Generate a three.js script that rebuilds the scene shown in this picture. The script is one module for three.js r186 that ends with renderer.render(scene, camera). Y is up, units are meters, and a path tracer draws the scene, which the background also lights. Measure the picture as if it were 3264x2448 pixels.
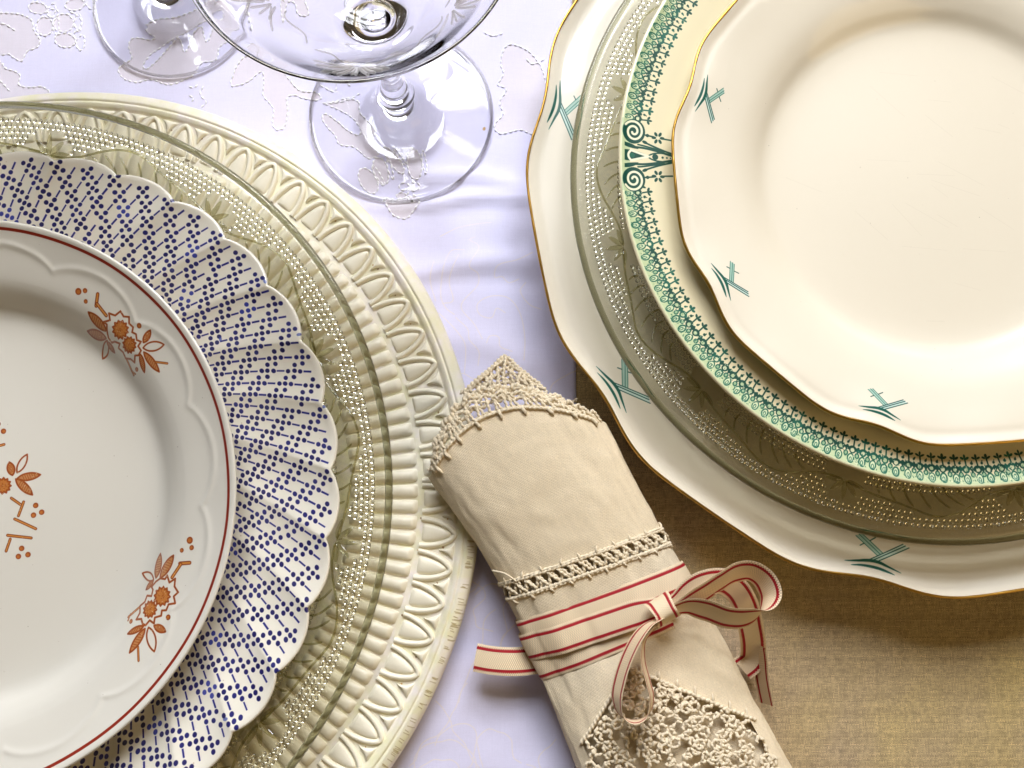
import * as THREE from 'three';
import { mergeGeometries } from 'three/addons/utils/BufferGeometryUtils.js';
import { RectAreaLightUniformsLib } from 'three/addons/lights/RectAreaLightUniformsLib.js';

// ---------- camera, background, lights, exposure ----------
const scene = new THREE.Scene();
const camera = new THREE.PerspectiveCamera(45.0, 4 / 3, 0.01, 10);
const CAM_H = 0.345, TILT = 8.5 * Math.PI / 180;
camera.up.set(0, 0, -1);
camera.position.set(0, CAM_H, 0);
camera.lookAt(0, 0, -CAM_H * Math.tan(TILT));
const renderer = new THREE.WebGLRenderer({ antialias: true });
renderer.toneMapping = THREE.LinearToneMapping;
renderer.toneMappingExposure = 3.6;
renderer.shadowMap.enabled = true;
RectAreaLightUniformsLib.init();
scene.background = new THREE.Color().setRGB(0.0125, 0.0092, 0.0054);   // the dim warm room round the table

const WIN = { x: 0.04, y: 0.58, z: -0.60, w: 0.54, h: 0.48, power: 5.7 };
const LAMP = { x: 1.0, y: 0.8, z: 0.42, w: 0.8, power: 0.44 };
function areaLight(color, power, w, h, pos, look) {
  const l = new THREE.RectAreaLight(color, power, w, h);
  l.position.set(...pos); l.lookAt(...look); scene.add(l); return l;
}
areaLight(new THREE.Color().setRGB(0.94, 0.97, 1.04), WIN.power, WIN.w, WIN.h, [WIN.x, WIN.y, WIN.z + 0.008], [WIN.x, WIN.y, 1]);
areaLight(new THREE.Color().setRGB(1.0, 0.72, 0.34), LAMP.power, LAMP.w, LAMP.w, [LAMP.x, LAMP.y - 0.004, LAMP.z], [0.1, 0, 0]);

// ---------- helpers ----------
let seed = 7;
const rnd = () => { seed = (seed + 0x6d2b79f5) | 0; let t = Math.imul(seed ^ (seed >>> 15), 1 | seed); t = (t + Math.imul(t ^ (t >>> 7), 61 | t)) ^ t; return ((t ^ (t >>> 14)) >>> 0) / 4294967296; };
const jit = (a) => (rnd() - 0.5) * 2 * a;
const V = (x, y, z) => new THREE.Vector3(x, y, z);
const clamp = THREE.MathUtils.clamp, lerp = THREE.MathUtils.lerp, smooth = (x, a, b) => THREE.MathUtils.smoothstep(x, a, b);
const used = new Map();
function numbered(name) { const n = used.get(name) ?? 0; used.set(name, n + 1); return n ? name + '_' + String(n).padStart(3, '0') : name; }
function mesh(name, geo, mat, parent, label) {
  const m = new THREE.Mesh(geo, mat); m.name = numbered(name); m.castShadow = m.receiveShadow = true;
  if (label) m.userData.label = label;
  (parent ?? scene).add(m); return m;
}
function thing(name, label, category, pos = [0, 0, 0], turn = 0, group) {
  const g = new THREE.Group(); g.name = numbered(name); g.position.set(...pos); g.rotation.y = turn;
  g.userData = { label, category }; if (group) g.userData.group = group;
  scene.add(g); return g;
}
function indexed(pos, idx, uv) {
  const g = new THREE.BufferGeometry();
  g.setAttribute('position', new THREE.Float32BufferAttribute(pos, 3));
  g.setAttribute('uv', new THREE.Float32BufferAttribute(uv, 2));
  g.setIndex(idx); g.computeVertexNormals(); return g;
}
// a grid of (rows+1) x (cols+1) points f(i/rows, j/cols) -> [x, y, z]
function sheet(rows, cols, f, keep, uvf) {
  const pos = [], uv = [], idx = [];
  for (let i = 0; i <= rows; i++) for (let j = 0; j <= cols; j++) { const p = f(i / rows, j / cols); pos.push(p[0], p[1], p[2]); const q = uvf ? uvf(i / rows, j / cols) : [j / cols, i / rows]; uv.push(q[0], q[1]); }
  for (let i = 0; i < rows; i++) for (let j = 0; j < cols; j++) {
    if (keep && !keep((i + 0.5) / rows, (j + 0.5) / cols)) continue;
    const a = i * (cols + 1) + j, b = a + 1, c = a + cols + 1, d = c + 1; idx.push(a, c, b, b, c, d);
  }
  return indexed(pos, idx, uv);
}
// a closed solid of revolution: profile [[r, h], ...] from the top centre over the rim to the bottom centre
function resample(ctrl, step) {
  const c = new THREE.CatmullRomCurve3(ctrl.map(([r, h]) => V(r, h, 0)), false, 'centripetal');
  const n = 3000, out = []; let last = null;
  for (let i = 0; i <= n; i++) {
    const p = c.getPoint(i / n);
    if (!last || i === n || Math.hypot(p.x - last.x, p.y - last.y) >= step(p.x, i / n)) { out.push([Math.max(p.x, 0), p.y]); last = p; }
  }
  return out;
}
function solid(prof, nT, R, shape) {
  const pos = [], uv = [], idx = [], n = prof.length;
  let rim = 0; prof.forEach((p, i) => { if (p[0] > prof[rim][0]) rim = i; });
  for (let i = 0; i < n; i++) for (let j = 0; j < nT; j++) {
    const t = (j / nT) * 2 * Math.PI, [r0, h0] = prof[i];
    let r = r0, h = h0;
    if (shape) { const s = shape(r0, t, i <= rim, h0); r = s[0]; h = s[1]; }
    const x = r * Math.cos(t), z = r * Math.sin(t);
    pos.push(x, h, z); uv.push(x / (2 * R) + 0.5, 0.5 - z / (2 * R));
  }
  for (let i = 0; i < n - 1; i++) for (let j = 0; j < nT; j++) {
    const k = (j + 1) % nT, a = i * nT + j, b = i * nT + k, c = a + nT, d = b + nT;
    if (prof[i][0] > 1e-6) idx.push(a, b, c);
    if (prof[i + 1][0] > 1e-6) idx.push(b, d, c);
  }
  return indexed(pos, idx, uv);
}
// a tube along points, its radius bumpy like twisted or chained thread
const CORD_N = 7;
function cord(pts, r, bump = 0, pitch = 0.0016, closed = false, step = 0.0005) {
  const c = new THREE.CatmullRomCurve3(pts, closed, 'centripetal'), L = c.getLength(), n = Math.max(3, Math.ceil(L / step));
  const fr = c.computeFrenetFrames(n, closed), pos = [], uv = [], idx = [], ph = rnd() * 6;
  for (let i = 0; i <= n; i++) {
    const p = c.getPointAt(i / n), l = (i / n) * L, end = closed ? 1 : Math.min(1, 0.04 + 3 * Math.min(i, n - i) / n * L / 0.003);
    for (let j = 0; j < CORD_N; j++) {
      const a = (j / CORD_N) * 2 * Math.PI, rr = r * Math.min(1, end) * (1 + bump * Math.sin((l / pitch) * 2 * Math.PI + ph + a));
      const N = fr.normals[i], B = fr.binormals[i];
      pos.push(p.x + rr * (N.x * Math.cos(a) + B.x * Math.sin(a)), p.y + rr * (N.y * Math.cos(a) + B.y * Math.sin(a)), p.z + rr * (N.z * Math.cos(a) + B.z * Math.sin(a)));
      uv.push(l / 0.01, j / CORD_N);
    }
  }
  for (let i = 0; i < n; i++) for (let j = 0; j < CORD_N; j++) { const k = (j + 1) % CORD_N, a = i * CORD_N + j, b = i * CORD_N + k, c2 = a + CORD_N, d = b + CORD_N; idx.push(a, b, c2, b, d, c2); }
  return indexed(pos, idx, uv);
}
function canvasTex(w, h, draw, opt = {}) {
  const c = document.createElement('canvas'); c.width = w; c.height = h; draw(c.getContext('2d'), w, h);
  const t = new THREE.CanvasTexture(c); t.colorSpace = opt.data ? THREE.NoColorSpace : THREE.SRGBColorSpace;
  t.wrapS = t.wrapT = opt.wrap ?? THREE.ClampToEdgeWrapping; t.magFilter = THREE.LinearFilter; return t;
}
// value noise, used for cloth and wear
const perm = Array.from({ length: 512 }, () => rnd());
const lat = (x, y) => perm[((x * 73856093) ^ (y * 19349663)) & 511];
function vnoise(x, y) { const ix = Math.floor(x), iy = Math.floor(y), fx = x - ix, fy = y - iy, u = fx * fx * (3 - 2 * fx), v = fy * fy * (3 - 2 * fy); return lerp(lerp(lat(ix, iy), lat(ix + 1, iy), u), lerp(lat(ix, iy + 1), lat(ix + 1, iy + 1), u), v); }
const fbm = (x, y) => 0.5 * vnoise(x, y) + 0.3 * vnoise(x * 2.1 + 7, y * 2.1 + 3) + 0.2 * vnoise(x * 4.3 + 1, y * 4.3 + 9);
// a woven cloth tile (n px over size metres): colour and height, threads of uneven thickness with slubs
function weave(n, threadsX, threadsY, rgb, vary, slub, twill = 0) {
  const col = new Uint8Array(n * n * 4), hgt = new Uint8Array(n * n * 4);
  const tx = Array.from({ length: threadsX }, () => 1 + jit(vary * 0.5)), ty = Array.from({ length: threadsY }, () => 1 + jit(vary));
  for (let y = 0; y < n; y++) for (let x = 0; x < n; x++) {
    const a = (x / n) * threadsX, b = (y / n) * threadsY, ia = Math.floor(a) % threadsX, ib = Math.floor(b) % threadsY;
    const pa = Math.sin((a % 1) * Math.PI), pb = Math.sin((b % 1) * Math.PI);
    const over = twill ? ((ia + ib * 2) % 3 !== 0) : ((ia + ib) % 2 === 0);
    const h = over ? 0.45 + 0.55 * pa * (0.6 + 0.4 * pb) : 0.35 + 0.55 * pb * (0.6 + 0.4 * pa);
    const run = over ? tx[ia] * (1 + slub * 0.8 * (vnoise(ia * 9.1, b * 0.3) - 0.5)) : ty[ib] * (1 + slub * (vnoise(a * 0.34, ib * 7.7) - 0.5));
    const o = (y * n + x) * 4, k = run * (1 + jit(0.04));
    for (let c = 0; c < 3; c++) col[o + c] = clamp(rgb[c] * k, 0, 255);
    col[o + 3] = 255; hgt[o] = hgt[o + 1] = hgt[o + 2] = clamp(h * 215 * (0.8 + 0.2 * run) + jit(12), 0, 255); hgt[o + 3] = 255;
  }
  const mk = (d, srgb) => { const t = new THREE.DataTexture(d, n, n); t.wrapS = t.wrapT = THREE.RepeatWrapping; t.magFilter = THREE.LinearFilter; if (srgb) t.colorSpace = THREE.SRGBColorSpace; t.needsUpdate = true; return t; };
  return { map: mk(col, true), bump: mk(hgt, false) };
}
const porcelain = (map, rgb, rough = 0.12) => new THREE.MeshPhysicalMaterial({ map: map ?? null, color: new THREE.Color().setRGB(...rgb), roughness: 0.35, clearcoat: 1, clearcoatRoughness: rough, ior: 1.5 });
const glass = (att, dist) => new THREE.MeshPhysicalMaterial({ color: 0xffffff, roughness: 0, metalness: 0, transmission: 1, thickness: 0.003, ior: 1.5, attenuationColor: new THREE.Color().setRGB(...att), attenuationDistance: dist });
const gold = new THREE.MeshStandardMaterial({ color: new THREE.Color().setRGB(0.62, 0.35, 0.07), metalness: 1, roughness: 0.28 });
const TAU = Math.PI * 2, rad = (d) => d * Math.PI / 180;

// ---------- print and stitch outlines, in millimetres on the thing itself ----------
const STITCH = [   // [1 = cut-work patch, 2 = ground left inside a patch, 0 = line only; points x, z on the table]
[1,[[-209,-200.6],[-204.3,-201],[-198.7,-200.8],[-193.9,-199.7],[-191.3,-197.6],[-190.2,-193.8],[-188.2,-190.8],[-187.3,-188.7],[-188.5,-186.2],[-191.7,-184.9],[-192.8,-182.8],[-194.1,-180.5],[-196.4,-181.6],[-199.5,-183.5],[-202.8,-183],[-207.7,-185.4]]],
[0,[[-203.9,-196.8],[-200.9,-195.7],[-197.3,-193.3]]],
[1,[[-185.6,-202.4],[-186.2,-201.3],[-187.7,-200.7],[-189.6,-200.7],[-191.4,-201.4],[-192.7,-202.5],[-193.1,-203.8],[-192.5,-205],[-191.1,-205.6],[-189.2,-205.6],[-187.3,-204.9],[-186,-203.8],[-185.6,-202.4]]],
[1,[[-182.7,-195.3],[-183,-193.3],[-184.1,-191.8],[-185.7,-191.3],[-187.4,-191.8],[-188.8,-193.3],[-189.4,-195.3],[-189.1,-197.3],[-188,-198.8],[-186.3,-199.3],[-184.6,-198.8],[-183.3,-197.3],[-182.7,-195.3]]],
[1,[[-174.5,-196.8],[-174.9,-194.8],[-176.3,-193.4],[-178.3,-192.9],[-180.4,-193.4],[-182.1,-194.8],[-182.8,-196.8],[-182.4,-198.7],[-180.9,-200.1],[-178.9,-200.7],[-176.8,-200.1],[-175.2,-198.7],[-174.5,-196.8]]],
[1,[[-173.3,-188.7],[-174,-187.3],[-175.6,-186.4],[-177.7,-186.3],[-179.7,-187.1],[-181.2,-188.4],[-181.6,-190],[-181,-191.4],[-179.4,-192.3],[-177.3,-192.4],[-175.3,-191.7],[-173.8,-190.3],[-173.3,-188.7]]],
[0,[[-180.9,-201],[-181.2,-200.1],[-182,-199.5],[-183.1,-199.2],[-184.3,-199.5],[-185.3,-200.1],[-185.7,-201],[-185.4,-201.9],[-184.6,-202.6],[-183.4,-202.8],[-182.2,-202.6],[-181.3,-201.9],[-180.9,-201]]],
[1,[[-170.8,-205.4],[-171,-204.1],[-172.2,-202.9],[-174,-202.2],[-176,-202.2],[-177.7,-202.8],[-178.5,-203.9],[-178.2,-205.2],[-177,-206.4],[-175.2,-207.1],[-173.2,-207.1],[-171.6,-206.5],[-170.8,-205.4]]],
[0,[[-176.6,-201.9],[-172.5,-199.3],[-171.3,-196.8],[-172.5,-193.8],[-174.2,-192.5],[-173.8,-189.6]]],
[1,[[-207.5,-182.8],[-202.6,-180.7],[-200,-177.4],[-196,-176.1],[-194.1,-174.5],[-194.4,-170.7],[-190.7,-169.5],[-185.3,-169.9],[-182,-167.4],[-193.5,-164.9],[-206,-164.9]]],
[0,[[-202,-172.8],[-200.2,-170.7],[-197.6,-167.8]]],
[1,[[-133.7,-199.3],[-139.2,-198.5],[-143.8,-196.1],[-145.4,-193.4],[-141.5,-190.4],[-143.4,-189.6],[-150.5,-190.2],[-152.2,-187.9],[-151.3,-184.1],[-150.6,-181.6],[-152.9,-179.9],[-155.6,-177.4],[-154.7,-174.9],[-151.4,-172.4],[-147.1,-171.8],[-142.4,-172.8],[-135.3,-170.7],[-125.3,-175.3],[-123.7,-178.6],[-122,-180.1],[-117.7,-180.7],[-116.7,-182.8],[-116,-186.6],[-111.1,-190.8],[-108.3,-198.9],[-113.3,-204.9],[-120,-204]]],
[2,[[-119.4,-198.9],[-128.6,-193.4],[-134.4,-190],[-140,-185.8],[-143.8,-182.8],[-145.9,-178.2],[-144.3,-177.4],[-139.8,-181.6],[-136.1,-186.2],[-132.4,-190.4],[-131.1,-187.9],[-129.7,-184.1],[-128.3,-186.6],[-126.6,-192.5],[-123.6,-195.3],[-122.2,-190.4],[-121.1,-188.5],[-119.8,-191.7],[-118.9,-196.8]]],
[1,[[-98.4,-185.4],[-103.1,-183.5],[-106.2,-182.4],[-108.8,-178.6],[-110,-175.3],[-110.8,-170.3],[-108.8,-170.1],[-103.8,-172],[-98.9,-176.3],[-97.9,-172.8],[-97.9,-166.6],[-96,-163.7],[-93.6,-160.4],[-93.8,-155.4],[-92.5,-152.1],[-89.4,-152.6],[-88,-158.3],[-88.3,-165.3],[-86,-166.2],[-80.4,-164.5],[-75,-164.5],[-76.6,-167],[-83.3,-168.2],[-88.2,-173.2],[-91.1,-177.8]]],
[0,[[-127.6,-169.9],[-125.2,-169.5],[-123.7,-170.7]]],
[0,[[-127.4,-166.2],[-125.4,-165.3],[-126,-163.3]]],
[0,[[-121.7,-170.3],[-122.7,-166.6],[-120.2,-163.3],[-122.4,-161]]],
[1,[[-73.6,-162.8],[-67.8,-160.1],[-62,-156.3],[-59.3,-151.9],[-59.7,-149.7],[-62.9,-150.8],[-67.6,-154.6],[-71.9,-157.9],[-74,-158.4],[-74.4,-156.3],[-71.7,-152.4],[-69,-149.2],[-67.4,-145.9],[-61.7,-144.8],[-58.5,-142.1],[-55.4,-139.9],[-52.3,-141.5],[-54,-148.1],[-52.5,-151.3],[-56.8,-156.3],[-58.9,-158.4],[-59.5,-162.8],[-65.3,-165],[-69.4,-163.4]]],
[1,[[-48.2,-135.6],[-47.8,-132.7],[-48.2,-130.5],[-49.4,-129.4],[-50.9,-129.7],[-52.5,-131.4],[-53.6,-134],[-54,-136.9],[-53.6,-139.2],[-52.4,-140.3],[-50.8,-139.9],[-49.3,-138.2],[-48.2,-135.6]]],
[1,[[-44.2,-140.3],[-42.6,-137.4],[-41.8,-134.9],[-42,-133.6],[-43.3,-133.7],[-45.3,-135.3],[-47.4,-137.9],[-49.1,-140.9],[-49.9,-143.3],[-49.6,-144.7],[-48.3,-144.5],[-46.4,-142.9],[-44.2,-140.3]]],
[1,[[-35,-138.2],[-34.9,-134.9],[-35.6,-132.3],[-36.9,-131.3],[-38.4,-131.9],[-39.8,-134.2],[-40.6,-137.4],[-40.7,-140.7],[-40.1,-143.2],[-38.8,-144.3],[-37.3,-143.6],[-35.9,-141.4],[-35,-138.2]]],
[1,[[-53,-132.8],[-51.9,-130.2],[-51.8,-127.8],[-52.7,-126.3],[-54.5,-126],[-56.5,-127.1],[-58.3,-129.3],[-59.5,-131.9],[-59.6,-134.3],[-58.7,-135.8],[-56.9,-136.1],[-54.9,-135],[-53,-132.8]]],
[0,[[-39.7,-128.6],[-40,-127.8],[-40.7,-127.2],[-41.8,-127],[-42.8,-127.2],[-43.5,-127.8],[-43.8,-128.6],[-43.6,-129.4],[-42.8,-130],[-41.8,-130.2],[-40.8,-130],[-40,-129.4],[-39.7,-128.6]]],
[0,[[-35.6,-128.6],[-35.9,-127.8],[-36.6,-127.2],[-37.7,-127],[-38.7,-127.2],[-39.4,-127.8],[-39.7,-128.6],[-39.5,-129.4],[-38.7,-130],[-37.7,-130.2],[-36.7,-130],[-35.9,-129.4],[-35.6,-128.6]]],
[1,[[-40.8,-124.9],[-41.1,-124.2],[-41.8,-123.7],[-42.7,-123.5],[-43.7,-123.7],[-44.4,-124.2],[-44.7,-124.9],[-44.4,-125.6],[-43.7,-126.1],[-42.8,-126.3],[-41.8,-126.1],[-41.1,-125.6],[-40.8,-124.9]]],
[1,[[-49.4,-123.8],[-47.8,-120.1],[-45.2,-116.9],[-41.1,-115.8],[-38,-118.5],[-35.5,-122.2],[-37.6,-124.9],[-43.7,-123.3]]],
[0,[[-11.3,-192.9],[-8.1,-191.3],[-5,-191.8],[-3.4,-192.7]]],
[1,[[-1.8,-187.3],[-4.4,-180],[-3.4,-175],[-5.5,-170.6],[-2.3,-168.9],[-4.9,-162.8],[-3.4,-158.4],[-6.5,-154.6],[-7,-152.4],[-4.4,-150.2],[-0.8,-150.8],[3.4,-151.9],[8.5,-150.2],[13.8,-161.7],[11.3,-178.4],[6,-185.1]]],
[0,[[5.5,-181.7],[7.6,-179.5],[10.7,-180],[13.1,-181.7]]],
[1,[[-90.2,-195.5],[-89.1,-200.6],[-87.3,-204.4],[-84.5,-203.6],[-82.8,-199.3],[-78,-198.9],[-78.5,-201.4],[-80.1,-204],[-79.9,-207.4],[-89.8,-209.1],[-91.2,-202.3]]],
[0,[[-104,-206.6],[-103.5,-202.3],[-101.7,-198],[-100,-195.1]]],
[0,[[-74.6,-162.8],[-69.4,-163.1],[-63.2,-164.8],[-59.6,-167.3]]],
[0,[[-75.9,-170.6],[-69.6,-167.8],[-68.7,-172.8],[-63.4,-170]]],
];
const SCRIBBLE = [
[[-14.4,-108.6],[-16.3,-107.6],[-12.7,-104.9],[-16.3,-96.8],[-13,-94.1],[-13,-90.1],[-19.4,-81.5],[-14.2,-74.2],[-11.2,-68.6]],
[[-18.3,-103.5],[-23.5,-102.9],[-27.2,-86.1],[-25.2,-80.8],[-21.9,-78.2]],
[[-20.5,-101.5],[-24,-91.5],[-22.6,-83.5],[-26.5,-82.5]],
[[-2.6,-78.8],[-5.8,-80.5],[-7.7,-76.9],[-12.3,-78.2],[-13.2,-82.1],[-9.1,-85.1],[-1.9,-84.8],[2.6,-79.5],[4.8,-69.6],[4.5,-60.5]],
[[7.8,-102.2],[2.6,-99.5],[-5.8,-96.8],[-6.5,-92.8],[-3.9,-93.1],[-1.3,-90.8],[2.6,-92.1]],
[[5.2,-90.8],[3.2,-87.5],[6.5,-82.1],[11,-80.2]],
[[-27.8,-78.8],[-23.2,-74.2],[-19.9,-70.3],[-17.7,-66.4],[-17.9,-55.3]],
[[-21.3,-76.9],[-16.7,-72.2],[-16.1,-68.3],[-12.5,-63.7],[-12.8,-58.5]],
[[-9.6,-67],[-8.4,-69.6],[-5.1,-69.3],[-4.5,-65.7],[0,-63.7]],
[[-29.9,-98.8],[-31.2,-91.5],[-29.1,-83.5]],
[[-27.5,-108.9],[-20.9,-112.3],[-14.4,-113.7],[-7.9,-114.4]],
];
const GRASS = [   // radial, tangential from the plate's centre, at a notch of the rim
[[142.1,7.4],[141.4,3.4],[141.3,-1.4],[141.8,-5],[142.4,-7.8]],
[[141.1,9.6],[140.2,5.2],[139.3,1.1],[139.3,-2.2],[140.1,-5.4],[141.3,-10.1]],
[[139,1.2],[131.4,-9.6]],
[[138.9,-0.1],[131.8,-10.5]],
[[138.8,-2],[132.2,-11.8]],
[[131.9,6.8],[137.1,-1.3]],
[[131.2,5.7],[136.4,-2.1]],
[[130.8,4.7],[135.8,-2.9]],
[[134.9,5],[133.9,3.7]],
[[132.6,1.8],[131.1,-0]],
];
const SPRIG = {
dots:[[73.3,-31],[75.3,-29.3],[73,-27],[82,-7.4],[71.1,1.7]],
bar1:[[77.6,-25.3],[74.8,-23.1]],
bar2:[[75.5,-23.2],[75.2,-18.2]],
leaf:[[71.2,-23.6],[71.4,-15]],
leaf2:[[65.6,-20.8],[69.6,-13.8]],
leaf3:[[63.4,-11.2],[69.3,-13]],
leaf4:[[68.5,-8.8],[69.1,-12.8]],
leaf5:[[84,-3.5],[79.4,-2.5]],
leaf6:[[84.5,3.3],[78.1,-1.1]],
leaf7:[[77.5,8.8],[77.5,0.1]],
leaf8:[[72.9,5.2],[76.2,-0.2]],
bar3:[[78.8,5.7],[81.7,8.8]],
bar4:[[70.6,-3.3],[68.6,2]],
bar5:[[69,0.6],[69.6,2.4]],
flo1:[[75.9,-11.3]],
flo2:[[74.8,-5.3]],
zz:[[71.6,-14.9],[73.2,-16],[73.3,-17.6],[75.3,-16.3],[76.4,-18.2],[77.7,-16.1],[80,-15.7],[79.6,-13.8],[81.2,-12.4],[79.6,-10.7],[80.1,-8.8],[78.6,-7.6],[79.5,-6.2],[78.2,-4.8],[78.8,-3],[77,-2.7],[77,-1],[75.4,-0.6],[74,-1.4],[72.4,-0],[72,-2.1],[70.5,-3.7],[71.4,-6],[70.8,-7.9],[72.3,-8.7],[71.4,-10.6],[70.1,-11],[70.4,-13.1]],
c_dots:[[21.2,1.7],[23.4,4],[20.7,5],[17.5,16.2],[16.6,18.9],[19.8,18.3]],
c_leafA:[[16.9,-15.8],[14,-9.5]],
c_leafB:[[22,-8.8],[14.2,-7.5]],
c_leafC:[[19.8,-1.9],[13.7,-7.3]],
c_leafD:[[11,-13.1],[12.5,-8.6]],
c_bars:[[12.7,-0.8],[16,1.4]],
c_bar2:[[17,0.5],[15.6,5.2]],
c_bar3:[[14.4,6.3],[21.8,9.6]],
c_bar4:[[12.4,11.8],[20.5,12.7]],
c_bar5:[[13.4,13.1],[12.3,17.1]],
};
// ---------- the window and the lamp that light the table (outside the frame) ----------
{
  const t = thing('window', 'white wooden window with six bright panes behind the table', 'window', [WIN.x, WIN.y, WIN.z]);
  const white = new THREE.MeshStandardMaterial({ color: new THREE.Color().setRGB(0.7, 0.68, 0.64), roughness: 0.5 });
  const glow = new THREE.MeshStandardMaterial({ color: 0x222222, emissive: new THREE.Color().setRGB(0.94, 0.97, 1.0), emissiveIntensity: 0.5, roughness: 0.9 });
  const b = (name, w, h, d, x, y, z, m) => { const o = mesh(name, new THREE.BoxGeometry(w, h, d), m, t); o.position.set(x, y, z); };
  const W = WIN.w, H = WIN.h;
  for (const s of [-1, 1]) { b('frame', 0.05, H + 0.1, 0.07, s * (W / 2 + 0.026), 0, 0, white); b('frame', W, 0.05, 0.07, 0, s * (H / 2 + 0.026), 0, white); }
  b('glazing_bar', 0.022, H, 0.03, 0, 0, 0.024, white);
  for (const s of [-1, 1]) for (const q of [-1, 1]) b('glazing_bar', W / 2 - 0.012, 0.022, 0.03, q * (W / 4 + 0.0055), s * H / 6, 0.0235, white);
  for (let i = 0; i < 2; i++) for (let j = 0; j < 3; j++) b('pane', W / 2, H / 3, 0.006, (i - 0.5) * W / 2, (j - 1) * H / 3, -0.004, glow);
}
{
  const t = thing('lamp', 'large square lamp with a warm glowing diffuser to the right of the table', 'lamp', [LAMP.x, LAMP.y, LAMP.z]);
  t.lookAt(0.1, 0, 0);
  const brass = new THREE.MeshStandardMaterial({ color: new THREE.Color().setRGB(0.3, 0.2, 0.08), metalness: 0.8, roughness: 0.4 });
  const glow = new THREE.MeshStandardMaterial({ color: 0x332211, emissive: new THREE.Color().setRGB(1, 0.72, 0.34), emissiveIntensity: 0.15 });
  const back = mesh('housing', new THREE.BoxGeometry(LAMP.w + 0.02, LAMP.w + 0.02, 0.03), brass, t); back.position.z = -0.025;
  const d = mesh('diffuser', new THREE.BoxGeometry(LAMP.w, LAMP.w, 0.006), glow, t); d.position.z = -0.006;
}

// ---------- the cloths on the table ----------
const smoothPts = (pts, closed, n) => new THREE.CatmullRomCurve3(pts.map(([x, z]) => V(x, 0, z)), closed, 'centripetal').getPoints(n);
{
  const slab = mesh('table_top', new THREE.BoxGeometry(1.0, 0.03, 0.9), new THREE.MeshStandardMaterial({ color: new THREE.Color().setRGB(0.16, 0.08, 0.04), roughness: 0.5 }));
  slab.position.set(0, -0.0185, -0.08); slab.userData.kind = 'structure';
  const w = weave(512, 124, 104, [190, 169, 127], 0.075, 0.36);
  w.map.repeat.set(17, 21); w.bump.repeat.set(17, 21);
  const m = new THREE.MeshStandardMaterial({ map: w.map, bumpMap: w.bump, bumpScale: 0.0004, roughness: 0.95, vertexColors: true });
  const g = sheet(220, 240, (i, j) => { const x = (j - 0.5) * 0.96, z = -0.51 + i * 0.86; return [x, -0.0012 + 0.0012 * fbm(x * 22 + 40, z * 22 + 40), z]; });
  const P = g.attributes.position, tint = new Float32Array(P.count * 3);   // uneven dye of the yarn
  for (let i = 0; i < P.count; i++) { const x = P.getX(i), z = P.getZ(i), a = fbm(x * 60 + 80, z * 38 + 80) - 0.5, b = fbm(x * 17 + 30, z * 14 + 60) - 0.5, k = 1 + 0.24 * a + 0.1 * b; tint.set([Math.min(1, 0.9 * k), Math.min(1, 0.88 * k), Math.min(1, 0.86 * k * (1 - 0.35 * a - 0.7 * b))], i * 3); }
  g.setAttribute('color', new THREE.BufferAttribute(tint, 3));
  const o = mesh('linen_tablecloth', g, m); o.userData = { label: 'coarse brownish linen tablecloth under the gold rimmed plates, bottom right', category: 'tablecloth' };
}
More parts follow.
